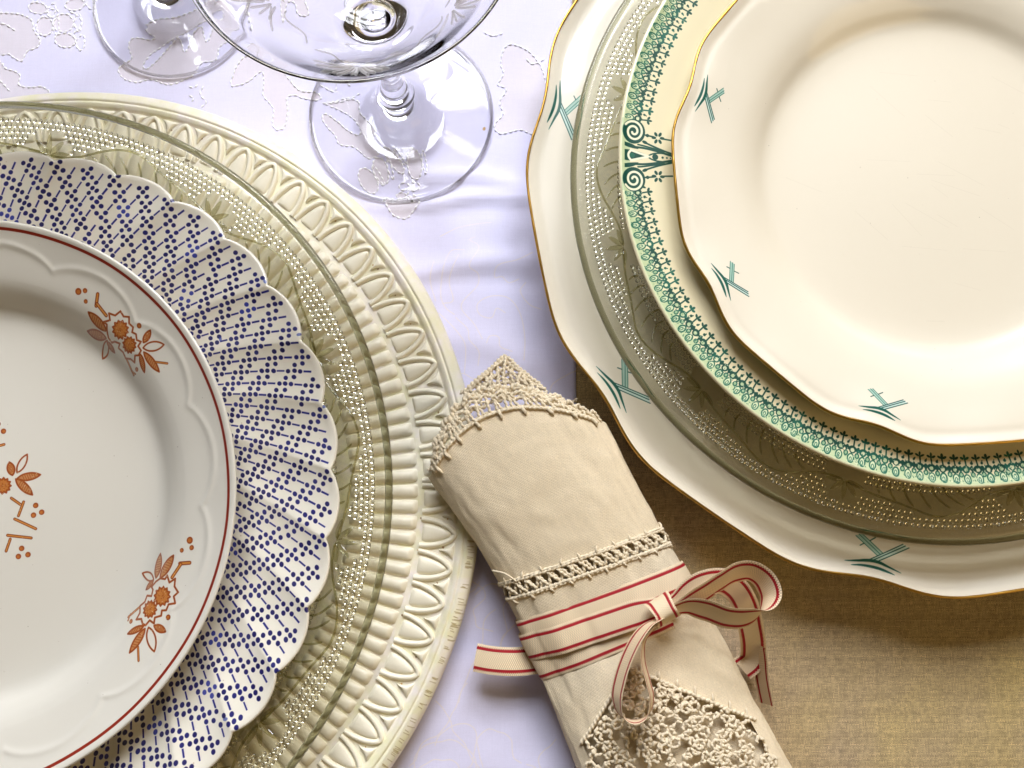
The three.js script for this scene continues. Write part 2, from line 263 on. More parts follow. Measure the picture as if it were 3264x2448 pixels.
{
  const EDGE = 0.0242, X0 = -0.34, Z0 = -0.42, Z1 = 0.30, TX = -0.236, TW = 0.262, TZ = -0.236, TH = 0.346;   // the drawn patch of cloth
  const map = canvasTex(1536, 2028, (c, W, H) => {
    const k = W / (TW * 1000);
    c.fillStyle = 'rgb(223,220,245)'; c.fillRect(0, 0, W, H);
    c.setTransform(k, 0, 0, k, -TX * 1000 * k, -TZ * 1000 * k);
    const path = (pts, closed) => { c.beginPath(); smoothPts(pts, closed, pts.length * 6).forEach((p, i) => (i ? c.lineTo(p.x, p.z) : c.moveTo(p.x, p.z))); };
    for (const [fill, pts] of STITCH) if (fill) { path(pts, true); c.fillStyle = fill === 1 ? 'rgb(224,217,228)' : 'rgb(223,220,245)'; c.fill(); }
    c.fillStyle = 'rgb(196,160,112)'; c.beginPath(); c.ellipse(-10.9, -152.4, 0.55, 0.75, 0.2, 0, TAU); c.fill();
    c.strokeStyle = 'rgb(232,224,232)'; c.lineWidth = 0.42; c.lineCap = 'round';
    for (const pts of SCRIBBLE) { path(pts, false); c.stroke(); }
    for (let q = 0; q < 46; q++) {   // more of the same faint drawn line further down the cloth
      let x = -40 + rnd() * 68, z = -58 + rnd() * 150, a = rnd() * TAU, da = jit(0.3); const pts = [];
      for (let i = 0; i < 9 + rnd() * 8; i++) { pts.push([x, z]); a += da + jit(0.7); if (rnd() < 0.15) da = jit(0.5); x += 3.0 * Math.cos(a); z += 3.0 * Math.sin(a); }
      path(pts, false); c.stroke();
    }
    c.setTransform(1, 0, 0, 1, 0, 0);
    const d = c.getImageData(0, 0, W, H), a = d.data;   // the thread of the cloth
    for (let y = 0; y < H; y++) for (let x = 0; x < W; x++) { const o = (y * W + x) * 4, n = 1 + 0.014 * (vnoise(x * 0.9, y * 0.06) - 0.5) + 0.014 * (vnoise(x * 0.06, y * 0.9) - 0.5) + jit(0.012); for (let q = 0; q < 3; q++) a[o + q] = clamp(a[o + q] * n, 0, 255); }
    c.putImageData(d, 0, 0);
  }, { wrap: THREE.MirroredRepeatWrapping });
  const fine = weave(256, 90, 90, [128, 128, 128], 0.1, 0.2); fine.bump.repeat.set(8, 11);
  const wrinkle = (x, z) => {
    const mid = smooth(x, -0.075, -0.03) * (1 - smooth(x, 0.012, 0.022)) * smooth(z, -0.2, -0.15);
    const fold = (z0, amp, wd, bend) => { const d = (z - z0 - bend * (x + 0.01) - 0.0012 * Math.sin(x * 120)) / wd; return amp * Math.exp(-d * d); };
    return 1.7 * mid * (fold(-0.1235, 0.0011, 0.0022, -0.06) + fold(-0.131, 0.0008, 0.003, 0.15) + fold(-0.098, 0.0009, 0.004, -0.12) - fold(-0.091, 0.0004, 0.003, 0.0) + fold(-0.065, 0.0006, 0.006, 0.2)) + (0.0008 * (fbm(x * 45 + 9, z * 45) - 0.5) + 0.0022 * mid * (fbm(x * 26 + 3 + z * 9, z * 30 + 5) - 0.5)) * smooth(x, -0.3, -0.1);
  };
  const top = (x, z) => { const e = clamp((EDGE - x) / 0.0016, 0, 1); return -0.0004 + 0.0014 * Math.sqrt(1 - (1 - e) * (1 - e)) + e * wrinkle(x, z); };
  const nx = 240, g = sheet(320, nx, (i, j) => { const f = 1 - (1 - j) ** 1.25, x = X0 + f * (EDGE - X0), z = Z0 + i * (Z1 - Z0); return [x, top(x, z), z]; }, null,
    (i, j) => { const f = 1 - (1 - j) ** 1.25, x = X0 + f * (EDGE - X0), z = Z0 + i * (Z1 - Z0); return [(x - TX) / TW, 1 - (z - TZ) / TH]; });
  const m = new THREE.MeshPhysicalMaterial({ map, bumpMap: fine.bump, bumpScale: 0.00006, roughness: 0.85, sheen: 0.2 });
  const o = mesh('white_tablecloth', g, m); o.userData = { label: 'white cloth with embroidered leaves spread under the wine glasses', category: 'tablecloth' };
  const st = [];
  for (const [fill, pts] of STITCH) {
    const c = new THREE.CatmullRomCurve3(pts.map(([x, z]) => V(x / 1000, 0, z / 1000)), fill > 0, 'centripetal'), L = c.getLength(), n = Math.floor(L / 0.0021);
    for (let i = 0; i < n; i++) {
      const a = c.getPointAt((i + 0.02) / n), b = c.getPointAt((i + 0.5) / n), d = c.getPointAt((i + 0.97) / n);
      const q = [a, b, d].map((p, k) => V(p.x + jit(0.00012), top(p.x, p.z) + (k === 1 ? 0.00022 : 0.00002), p.z + jit(0.00012)));
      st.push(cord(q, 0.00040, 0, 0.001, false, 0.0006));
    }
  }
  const s = mesh('stitching', mergeGeometries(st), new THREE.MeshPhysicalMaterial({ color: new THREE.Color().setRGB(0.96, 0.95, 0.97), roughness: 0.6, sheen: 0.5 }), o);
  s.userData.kind = 'stuff';
}

// ---------- left place setting ----------
const LEFT = 'plates stacked on the left', RIGHT = 'plates stacked on the right';
{ // carved charger
  const t = thing('charger_plate', 'large cream charger with carved petal border, lowest of the left stack', 'charger plate', [-0.1666, 0.0014, -0.0084]);
  const N = 74, map = canvasTex(2048, 2048, (c, W) => {
    c.fillStyle = 'rgb(243,236,211)'; c.fillRect(0, 0, W, W);
    const k = W / 0.312, d = c.getImageData(0, 0, W, W), a = d.data;
    for (let y = 0; y < W; y++) for (let x = 0; x < W; x++) { const o = (y * W + x) * 4, n = fbm(x / 34, y / 34) - 0.5, f = 1 + 0.05 * n + jit(0.012); a[o] = clamp(a[o] * f, 0, 255); a[o + 1] = clamp(a[o + 1] * (f - 0.02 * n), 0, 255); a[o + 2] = clamp(a[o + 2] * (f + 0.22 * n), 0, 255); }
    c.putImageData(d, 0, 0); c.translate(W / 2, W / 2);
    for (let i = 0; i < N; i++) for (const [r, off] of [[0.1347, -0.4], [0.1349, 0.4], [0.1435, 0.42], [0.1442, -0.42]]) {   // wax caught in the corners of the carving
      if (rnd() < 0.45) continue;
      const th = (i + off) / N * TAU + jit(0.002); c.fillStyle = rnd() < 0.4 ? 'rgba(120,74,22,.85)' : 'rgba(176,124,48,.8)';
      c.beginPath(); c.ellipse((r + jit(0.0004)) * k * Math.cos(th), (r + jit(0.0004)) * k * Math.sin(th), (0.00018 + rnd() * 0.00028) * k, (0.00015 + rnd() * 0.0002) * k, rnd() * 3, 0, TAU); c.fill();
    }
    c.strokeStyle = 'rgba(150,126,70,.5)'; c.lineWidth = 2;
    for (let i = 0; i < 170; i++) { const th = rad(-10 + rnd() * 75), r = 0.1515 + rnd() * 0.0008; c.beginPath(); c.moveTo(r * k * Math.cos(th), r * k * Math.sin(th)); c.lineTo((r + 0.001 + rnd() * 0.002) * k * Math.cos(th + jit(0.001)), (r + 0.002) * k * Math.sin(th + jit(0.001))); c.stroke(); }
  });
  const m = new THREE.MeshPhysicalMaterial({ map, roughness: 0.5, clearcoat: 0.25, clearcoatRoughness: 0.4 });
  const relief = new THREE.MeshPhysicalMaterial({ color: new THREE.Color().setRGB(0.90, 0.84, 0.665), roughness: 0.48, clearcoat: 0.3, clearcoatRoughness: 0.35 });
  const prof = resample([[0, 0.0055], [0.098, 0.0055], [0.103, 0.0066], [0.107, 0.0083], [0.11, 0.0088], [0.1335, 0.0093], [0.1345, 0.0090], [0.1472, 0.0098], [0.1484, 0.0108], [0.1498, 0.0112], [0.1503, 0.0106], [0.1509, 0.0111], [0.1533, 0.0108], [0.1548, 0.0094], [0.155, 0.0074], [0.1535, 0.0045], [0.147, 0.002], [0.12, 0.0], [0.1, 0.0], [0, 0.0002]], (r, f) => (r > 0.146 && f < 0.6 ? 0.0003 : 0.0025));
  mesh('plate_body', solid(prof, 480, 0.156, (r, th, top, h) => [r * (1 + 0.0012 * Math.sin(th * 9 + 1) * smooth(r, 0.147, 0.155)), h + (top ? 0.00018 * (fbm(r * 900, th * 60) - 0.5) * smooth(r, 0.13, 0.14) : 0)]), m, t);
  const ribG = [0, 1, 2].map((k) => sheet(20, 10, (a, b) => {
    const x = 0.1085 + a * 0.0247, s = 2 * b - 1, e = Math.pow(Math.max(0, 1 - Math.pow(Math.abs(2 * a - 1), 12)), 0.5), w = 0.00245 * (x / 0.125) * (0.86 + 0.14 * e);
    return [x, 0.0085 + 0.0021 * e * Math.sqrt(1 - s * s * 0.999) * (1 + 0.05 * (k - 1)) + (0.0005 * (x - 0.11)) / 0.024 + 0.00006 * vnoise(a * 9 + k * 5, b * 6), s * w];
  }));
  for (let i = 0; i < 2 * N; i++) { const o = mesh('rib', ribG[i % 3], relief, t); o.rotation.y = -(i + 0.5) / (2 * N) * TAU; }
  const ogive = (d) => Math.pow(Math.sin(Math.PI / 2 * clamp(d, 0, 1)), 0.58);   // half width of a petal, d from its tip to its foot
  const arch = (w, r0, r1, k) => { const p = []; for (let i = 0; i <= 24; i++) { const q = i / 12 - 1, d = Math.pow(Math.abs(q), 1.35); p.push([r1 - (r1 - r0) * d, Math.sign(q) * w * ogive(d * (1 + 0.03 * k))]); } return p; };
  const archG = [0, 1].map((k) => {
    const p = arch(0.0047, 0.1345, 0.1469, k), n = 24;
    return sheet(48, 8, (a, b) => {
      const f = a * n, i = Math.min(n - 1, Math.floor(f)), q = f - i, x = lerp(p[i][0], p[i + 1][0], q), z = lerp(p[i][1], p[i + 1][1], q);
      const i0 = Math.max(0, i - 1), i1 = Math.min(n, i + 2); let nx = -(p[i1][1] - p[i0][1]), nz = p[i1][0] - p[i0][0]; const l = Math.hypot(nx, nz); nx /= l; nz /= l;
      const s = (2 * b - 1), wd = 0.00108; return [x + nx * s * wd, 0.0088 + 0.0014 * Math.sqrt(1 - 0.999 * s * s) + 0.0006 * (x - 0.134) / 0.013, z + nz * s * wd];
    });
  });
  const petG = [0, 1].map((k) => sheet(18, 12, (a, b) => {
    const x = 0.1348 + a * 0.0108, s = 2 * b - 1, w = 0.00335 * ogive((1 - a) * 1.04) * (0.93 + 0.07 * smooth(a, 0, 0.2));
    const e = Math.sqrt(Math.max(0, 1 - Math.pow(Math.abs(2 * a - 1), 7)));
    return [x, 0.0086 + 0.0015 * e * Math.pow(1 - 0.999 * s * s, 0.45) + 0.0005 * a, s * w * (1 + 0.02 * k)];
  }));
  const dartG = sheet(8, 8, (a, b) => { const s = 2 * b - 1, x = 0.1418 + a * 0.0054, w = 0.0002 + 0.0031 * Math.pow(a, 1.9); return [x, 0.0092 + 0.0013 * Math.sqrt(Math.max(0, 1 - Math.pow(Math.abs(2 * a - 1), 4))) * Math.sqrt(1 - 0.999 * s * s) + 0.0006 * a, s * w]; });
  for (let i = 0; i < N; i++) {
    const a = -(i + jit(0.03)) / N * TAU;
    mesh('petal', petG[i % 2], relief, t).rotation.y = a;
    mesh('petal_outline', archG[i % 2], relief, t).rotation.y = a;
    mesh('dart', dartG, relief, t).rotation.y = -(i + 0.5) / N * TAU;
  }
}
// pressed glass plate, shared by both settings
const pressedGlass = (() => {
  const R = 0.143, NU = 12;
  const prof = resample([[0, 0.004], [0.085, 0.004], [0.095, 0.006], [0.105, 0.0095], [0.118, 0.0128], [0.132, 0.0158], [0.1375, 0.0170], [0.1400, 0.0176], [0.1410, 0.0173], [0.1412, 0.0166], [0.1402, 0.0159], [0.1380, 0.0151], [0.132, 0.0128], [0.118, 0.0098], [0.105, 0.0065], [0.095, 0.003], [0.0885, 0.0005], [0.085, 0], [0.082, 0.0001], [0.08, 0.001], [0, 0.0012]],
    (r, f) => (r > 0.137 ? 0.0005 : 0.002));
  const top = prof.slice(0, prof.findIndex((p, i) => prof[i + 1][0] < p[0]) + 1);
  const hAt = (r) => { for (let i = 1; i < top.length; i++) if (top[i][0] >= r) return lerp(top[i - 1][1], top[i][1], (r - top[i - 1][0]) / (top[i][0] - top[i - 1][0])); return top[top.length - 1][1]; };
  // relief: tm millimetres in from the edge, th round the plate
  const on = (tm, th, up = 0) => { const r = R - tm / 1000; return V(r * Math.cos(th), hAt(r) + up, r * Math.sin(th)); };
  const unit = TAU / NU, swag = (u) => 10.4 + 7.6 * Math.pow(Math.abs(Math.cos(Math.PI * u)), 1.6) + 0.9 * Math.sin(TAU * u * 2);
  const scroll = cord(Array.from({ length: 25 }, (_, i) => on(swag(i / 24), (i / 24) * unit, 0.0001)), 0.00046, 0, 0.001, false, 0.0007);
  const petals = [-78, -42, 0, 42, 78].map((a) => {
    const g = new THREE.SphereGeometry(1, 14, 10), L = a ? 3.5 : 3.9, c = Math.cos(rad(a)), q = Math.sin(rad(a)), p = g.attributes.position;
    for (let i = 0; i < p.count; i++) { const al = 4.3 + p.getX(i) * L, ac = p.getZ(i) * 1.05 * (1 - 0.25 * p.getX(i)), tm = 18.4 - (al * c - ac * q), v = on(tm, (al * q + ac * c) / ((R * 1000) - tm), p.getY(i) * 0.0007); p.setXYZ(i, v.x, v.y, v.z); }
    g.computeVertexNormals(); return g;
  });
  const fronds = [];
  for (const [u0, t0, u1, t1, bend] of [[0.24, 15.8, 0.33, 21.5, 0.8], [0.31, 14.2, 0.41, 22.5, 1], [0.39, 13.2, 0.48, 23, 1], [0.5, 12.8, 0.56, 23.5, 0.6], [0.6, 13.2, 0.65, 23, 0.6], [0.7, 14.4, 0.73, 22, 0.6], [0.79, 16, 0.8, 21, 0.4]])
    fronds.push(cord(Array.from({ length: 9 }, (_, i) => { const f = i / 8; return on(lerp(t0, t1, f), (lerp(u0, u1, f) + 0.03 * bend * Math.sin(Math.PI * f)) * unit, 0.0001); }), 0.00042, 0, 0.001, false, 0.0008));
  const beadsAt = (NB, pitch) => { const beads = [];
  for (let row = 0; row < 11; row++) for (let i = 0; i < NB; i++) {
    const tm = 6.4 + pitch * row, th = ((i + (row % 2) * 0.5) / NB) * TAU, u = (th / unit) % 1, cu = u > 0.5 ? u - 1 : u, px = cu * unit * (R * 1000 - tm), py = 18.4 - tm;
    if (tm > swag(u) - 1.3 && !(tm > 18.5 && Math.abs(cu) > 0.12)) continue;
    if (Math.hypot(px, py - 1.5) < 8.3 && py > -2.5 && tm > 10) continue;
    beads.push(on(tm, th));
  }
  return beads; };
  return { body: solid(prof, 360, R), scroll, petals, fronds, beadsAt, unit, NU };
})();
const pressedEdge = glass([0.43, 0.43, 0.31], 0.0024), pressedRim = new THREE.TorusGeometry(0.1422, 0.0013, 16, 360).rotateX(Math.PI / 2);
const pressed = new THREE.MeshPhysicalMaterial({ color: new THREE.Color().setRGB(0.985, 0.983, 0.95), roughness: 0, transmission: 1, thickness: 0, ior: 1.5 }), crystal = new THREE.MeshPhysicalMaterial({ color: new THREE.Color().setRGB(0.86, 0.85, 0.74), roughness: 0, transmission: 1, thickness: 0, ior: 1.6 }), beadGlass = glass([0.72, 0.70, 0.58], 0.0026), crystalDeep = new THREE.MeshPhysicalMaterial({ color: new THREE.Color().setRGB(0.80, 0.79, 0.65), roughness: 0, transmission: 1, thickness: 0, ior: 1.6 });
function glassPlate(label, pos, scale, turn, beadCount, beadPitch) {
  const t = thing('glass_plate', label, 'glass plate', pos, turn), P = pressedGlass; t.scale.set(...scale);
  mesh('plate_body', P.body, pressed, t);
  const rim = mesh('rim', pressedRim, pressedEdge, t); rim.position.y = 0.0171; rim.scale.y = 1 / scale[1];
  const bead = new THREE.SphereGeometry(1, 10, 8).scale(0.00082 / scale[0] ** 0.5, 0.00056 / scale[1] ** 1.6, 0.00082 / scale[0] ** 0.5), places = P.beadsAt(beadCount, beadPitch), b = new THREE.InstancedMesh(bead, beadGlass, places.length);
  places.forEach((p, i) => b.setMatrixAt(i, new THREE.Matrix4().makeTranslation(p.x, p.y, p.z)));
  b.name = numbered('beads'); b.userData.kind = 'stuff'; b.castShadow = b.receiveShadow = true; t.add(b);
  for (let i = 0; i < P.NU; i++) {
    mesh('scroll', P.scroll, crystalDeep, t).rotation.y = -i * P.unit;
    for (const g of P.petals) mesh('leaf', g, crystal, t).rotation.y = -i * P.unit;
    for (const g of P.fronds) mesh('frond', g, crystalDeep, t).rotation.y = -i * P.unit;
  }
}
glassPlate('clear pressed glass plate on the cream carved charger', [-0.1844, 0.0079, -0.0088], [1, 1, 1], -0.12, 420, 1.95);
{ // fluted plate with the blue print
  const t = thing('fluted_plate', 'scalloped plate with swirling flutes and navy dots', 'plate', [-0.1772, 0.0124, -0.0106]);
  const NF = 32, T0 = rad(-3.4), R = 0.122;
  const map = canvasTex(2048, 2048, (c, W) => {
    c.fillStyle = 'rgb(240,234,218)'; c.fillRect(0, 0, W, W);
    const k = W / (2 * R * 1000); c.setTransform(k, 0, 0, k, W / 2, W / 2);
    const at = (r, th) => [r * Math.cos(th), r * Math.sin(th)], NR = 136;
    const swirl = (r) => 0.46 * Math.log(r / 115);
    for (let j = 0; j < NR; j++) for (let q = 0; q < 6; q++) {
      const r0 = 114.6 - 8.75 * q - (j % 2) * 4.375 + 0.45 * (lat(Math.floor(j / 4), 3) - 0.5) + jit(0.1), th0 = T0 + ((j + 0.5) / NR) * TAU, sc = 0.72 + 0.28 * (r0 / 115), P = (al, ac) => { const r = r0 + al * Math.cos(0.43) , th = th0 + swirl(r) + (ac * 0.93) / r; return at(r - ac * 0.38, th); };
      if (r0 < 66) continue;
      const fade = 0.88 + 0.12 * vnoise(j * 0.7, q * 1.3), tone = rnd(); c.fillStyle = tone < 0.06 ? `rgba(50,58,156,${fade})` : tone < 0.4 ? `rgba(26,26,104,${fade})` : `rgba(18,16,86,${fade})`; c.strokeStyle = 'rgb(34,36,124)';
      for (const [al, ac] of [[0, 0], [2.15, 0], [-2.15, 0], [0, 2.1], [0, -2.1]]) {
        const rr = r0 + al * 0.9; if (rr > 117.6 || rnd() < 0.008) continue;
        const p = P(al + jit(0.12), ac * sc + jit(0.12)); c.beginPath(); c.ellipse(p[0], p[1], 0.87 + jit(0.06), 0.75, th0 + 0.9, 0, TAU); c.fill();
      }
      if (r0 + 5.6 < 117) { const a = P(3.3, 0), b = P(6.1, 0); c.lineWidth = 0.6 + jit(0.08); c.beginPath(); c.moveTo(...a); c.lineTo(...b); c.stroke(); }
    }
    c.fillStyle = 'rgba(60,80,170,.7)';
    for (const [th, r] of [[-38, 116.6], [-27, 117], [-35, 92], [-14, 117.2], [30, 117.5], [41, 112]]) { const p = at(r, rad(th)); c.beginPath(); c.ellipse(p[0], p[1], 0.9, 0.55, rnd() * 3, 0, TAU); c.fill(); }
    c.fillStyle = 'rgba(150,110,70,.35)';
    for (let i = 0; i < 60; i++) { const p = at(70 + rnd() * 48, rnd() * TAU); c.beginPath(); c.arc(p[0], p[1], 0.1 + rnd() * 0.14, 0, TAU); c.fill(); }
  });
  const prof = resample([[0, 0.005], [0.06, 0.005], [0.07, 0.0065], [0.085, 0.0125], [0.105, 0.0180], [0.115, 0.0200], [0.1172, 0.0206], [0.1184, 0.0206], [0.1188, 0.0199], [0.118, 0.0190], [0.105, 0.0152], [0.085, 0.0092], [0.07, 0.003], [0.065, 0], [0.062, 0], [0.06, 0.002], [0, 0.003]], (r, f) => (r > 0.112 ? 0.0004 : f < 0.5 && r > 0.065 ? 0.0012 : 0.004));
  const g = solid(prof, 1024, R, (r, th, top, h) => {
    const tw = rad(8.4) * Math.pow(clamp((0.1188 - r) / 0.033, 0, 2), 1.15), x = ((th - T0 + tw) * NF) / TAU, u = x - Math.floor(x), s = Math.sin(Math.PI * u);
    const w = smooth(r, 0.092, 0.1165), A = 0.00098 * smooth(r, 0.066, 0.088);
    return [r * (1 + w * 0.026 * (Math.pow(s, 0.7) - 0.74)), h + A * (0.75 - Math.pow(s, 0.85))];
  });
  mesh('plate_body', g, porcelain(map, [1, 1, 1], 0.1), t);
}
{ // small plate with the brown sprigs
  const t = thing('sprig_plate', 'off-white plate with brown flower sprigs and a red line near its rim', 'plate', [-0.1844, 0.0199, -0.0075]);
  const R = 0.096, map = canvasTex(2048, 2048, (c, W) => {
    c.fillStyle = 'rgb(222,217,204)'; c.fillRect(0, 0, W, W);
    const k = W / (2 * R * 1000); c.setTransform(k, 0, 0, k, W / 2, W / 2);
    c.strokeStyle = 'rgb(138,34,14)'; c.lineWidth = 0.95; c.beginPath(); for (let i = 0; i <= 400; i++) { const a = i / 400 * TAU, r = 92.1 + 0.1 * Math.sin(a * 5) + 0.05 * Math.sin(a * 17); c.lineTo(r * Math.cos(a), r * Math.sin(a)); } c.stroke();
    const ink = 'rgb(154,74,26)', dark = 'rgb(132,56,18)', pale = 'rgba(182,112,56,.85)';
    c.lineCap = c.lineJoin = 'round';
    const dot = ([x, y], r) => { c.fillStyle = ink; c.beginPath(); c.arc(x, y, r, 0, TAU); c.fill(); c.fillStyle = 'rgba(205,130,60,.6)'; c.beginPath(); c.arc(x - 0.1, y + 0.1, r * 0.55, 0, TAU); c.fill(); };
    const bar = (p, w) => { c.strokeStyle = dark; c.lineWidth = w; line(p); c.strokeStyle = 'rgb(204,134,60)'; c.lineWidth = w * 0.45; line(p); };
    const line = (p) => { c.beginPath(); p.forEach((q, i) => (i ? c.lineTo(...q) : c.moveTo(...q))); c.stroke(); };
    const leaf = ([tip, base], w0, open) => {
      const w = w0 * 1.25;
      const dx = base[0] - tip[0], dy = base[1] - tip[1], l = Math.hypot(dx, dy), nx = -dy / l, ny = dx / l, at = (f, s) => [tip[0] + dx * f + nx * s, tip[1] + dy * f + ny * s];
      c.beginPath(); c.moveTo(...tip); c.bezierCurveTo(...at(0.3, w), ...at(0.75, w), ...base); c.bezierCurveTo(...at(0.75, -w), ...at(0.3, -w), ...tip);
      if (!open) { c.fillStyle = pale; c.fill(); } c.strokeStyle = ink; c.lineWidth = 0.58; c.stroke();
      if (!open) { c.lineWidth = 0.2; for (let i = 2; i < 8; i++) { c.beginPath(); c.moveTo(...at(i / 10, -w * 0.6)); c.lineTo(...at(i / 10 + 0.08, w * 0.6)); c.stroke(); } c.fillStyle = dark; c.beginPath(); c.arc(...at(0.06, 0), 0.3, 0, TAU); c.fill(); }
    };
    // the transfer took unevenly: flecks of glaze show through
    const patchy = (x, y, r) => { for (let i = 0; i < 260; i++) { const a = rnd() * TAU, q = r * Math.sqrt(rnd()); c.fillStyle = 'rgba(222,217,204,' + (0.15 + 0.4 * rnd()) + ')'; c.beginPath(); c.arc(x + q * Math.cos(a) * 0.7, y + q * Math.sin(a), 0.08 + rnd() * 0.16, 0, TAU); c.fill(); } };
    const flower = ([x, y], r) => {
      c.beginPath(); for (let i = 0; i <= 24; i++) { const a = i / 24 * TAU, q = r * (i % 2 ? 0.8 : 1.05); c.lineTo(x + q * Math.cos(a), y + q * Math.sin(a)); } c.fillStyle = 'rgb(188,118,56)'; c.fill(); c.strokeStyle = ink; c.lineWidth = 0.62; c.stroke();
      c.lineWidth = 0.2; for (let i = 0; i < 12; i++) { const a = rnd() * TAU, q = r * rnd() * 0.7; c.beginPath(); c.moveTo(x + q * Math.cos(a), y + q * Math.sin(a)); c.lineTo(x + q * Math.cos(a) + jit(0.6), y + q * Math.sin(a) + jit(0.6)); c.stroke(); }
    };
    for (let n = 0; n < 5; n++) {
      c.save(); c.rotate(rad(-40 + 72.5 * n));
      const S = Object.fromEntries(Object.entries(SPRIG).map(([q, p]) => [q, p.map(([x, y]) => [x + jit(0.22), y + jit(0.22)])])); S.dots.forEach((p, i) => dot(p, [1.15, 0.85, 0.75, 0.9, 0.75][i]));
      bar(S.bar1, 1.3); bar(S.bar2, 1.2); leaf(S.leaf, 1.5); leaf(S.leaf2, 1.5); leaf(S.leaf3, 1.3, true); leaf(S.leaf4, 0.8); leaf(S.leaf5, 1.1); leaf(S.leaf6, 1.6, true); leaf(S.leaf7, 1.2); leaf(S.leaf8, 0.9); bar(S.bar3, 0.8); bar(S.bar4, 0.8); bar(S.bar5, 0.6);
      flower(S.flo1[0], 2.9); flower(S.flo2[0], 2.5); c.strokeStyle = ink; c.lineWidth = 0.66; line([...S.zz, S.zz[0]]); patchy(76, -10, 13);
      c.restore();
    }
    for (let n = 0; n < 3; n++) {
      c.save(); c.rotate(rad(120 * n)); const S = SPRIG; S.c_dots.forEach((p) => dot(p, 0.95));
      for (const q of ['c_leafA', 'c_leafB', 'c_leafC', 'c_leafD']) leaf(S[q], 1.3, q === 'c_leafA'); for (const q of ['c_bars', 'c_bar2', 'c_bar3', 'c_bar4', 'c_bar5']) bar(S[q], 1.0); flower([9.5, -5], 2.6); patchy(15, 2, 17); c.restore();
    }
    for (let i = 0; i < 90; i++) { const r = Math.sqrt(rnd()) * 90, a = rnd() * TAU; c.fillStyle = 'rgba(110,92,70,' + (0.15 + rnd() * 0.3) + ')'; c.beginPath(); c.arc(r * Math.cos(a), r * Math.sin(a), 0.06 + rnd() * 0.13, 0, TAU); c.fill(); }
  });
  const prof = resample([[0, 0.005], [0.06, 0.005], [0.0655, 0.0062], [0.07, 0.0105], [0.0745, 0.0142], [0.085, 0.0182], [0.0915, 0.0209], [0.0935, 0.0220], [0.0945, 0.0221], [0.0948, 0.0214], [0.094, 0.0201], [0.09, 0.0180], [0.076, 0.0112], [0.066, 0.004], [0.06, 0.0025], [0.056, 0.0015], [0.054, 0], [0.052, 0], [0.05, 0.002], [0, 0.0025]], (r, f) => (f < 0.5 && r > 0.076 ? 0.0004 : 0.0016));
  const g = solid(prof, 600, R, (r, th, top, h) => {
    if (!top || r < 0.076) return [r, h];
    const x = (th - rad(-70.5)) / rad(24), u = x - Math.floor(x), re = 0.0948 * (0.862 + 0.058 * Math.pow(Math.sin(Math.PI * u), 0.7)), d = (r - re) / 0.0011;
    return [r, h + 0.00032 * Math.exp(-d * d)];
  });
  mesh('plate_body', g, porcelain(map, [1, 1, 1], 0.12), t);
}

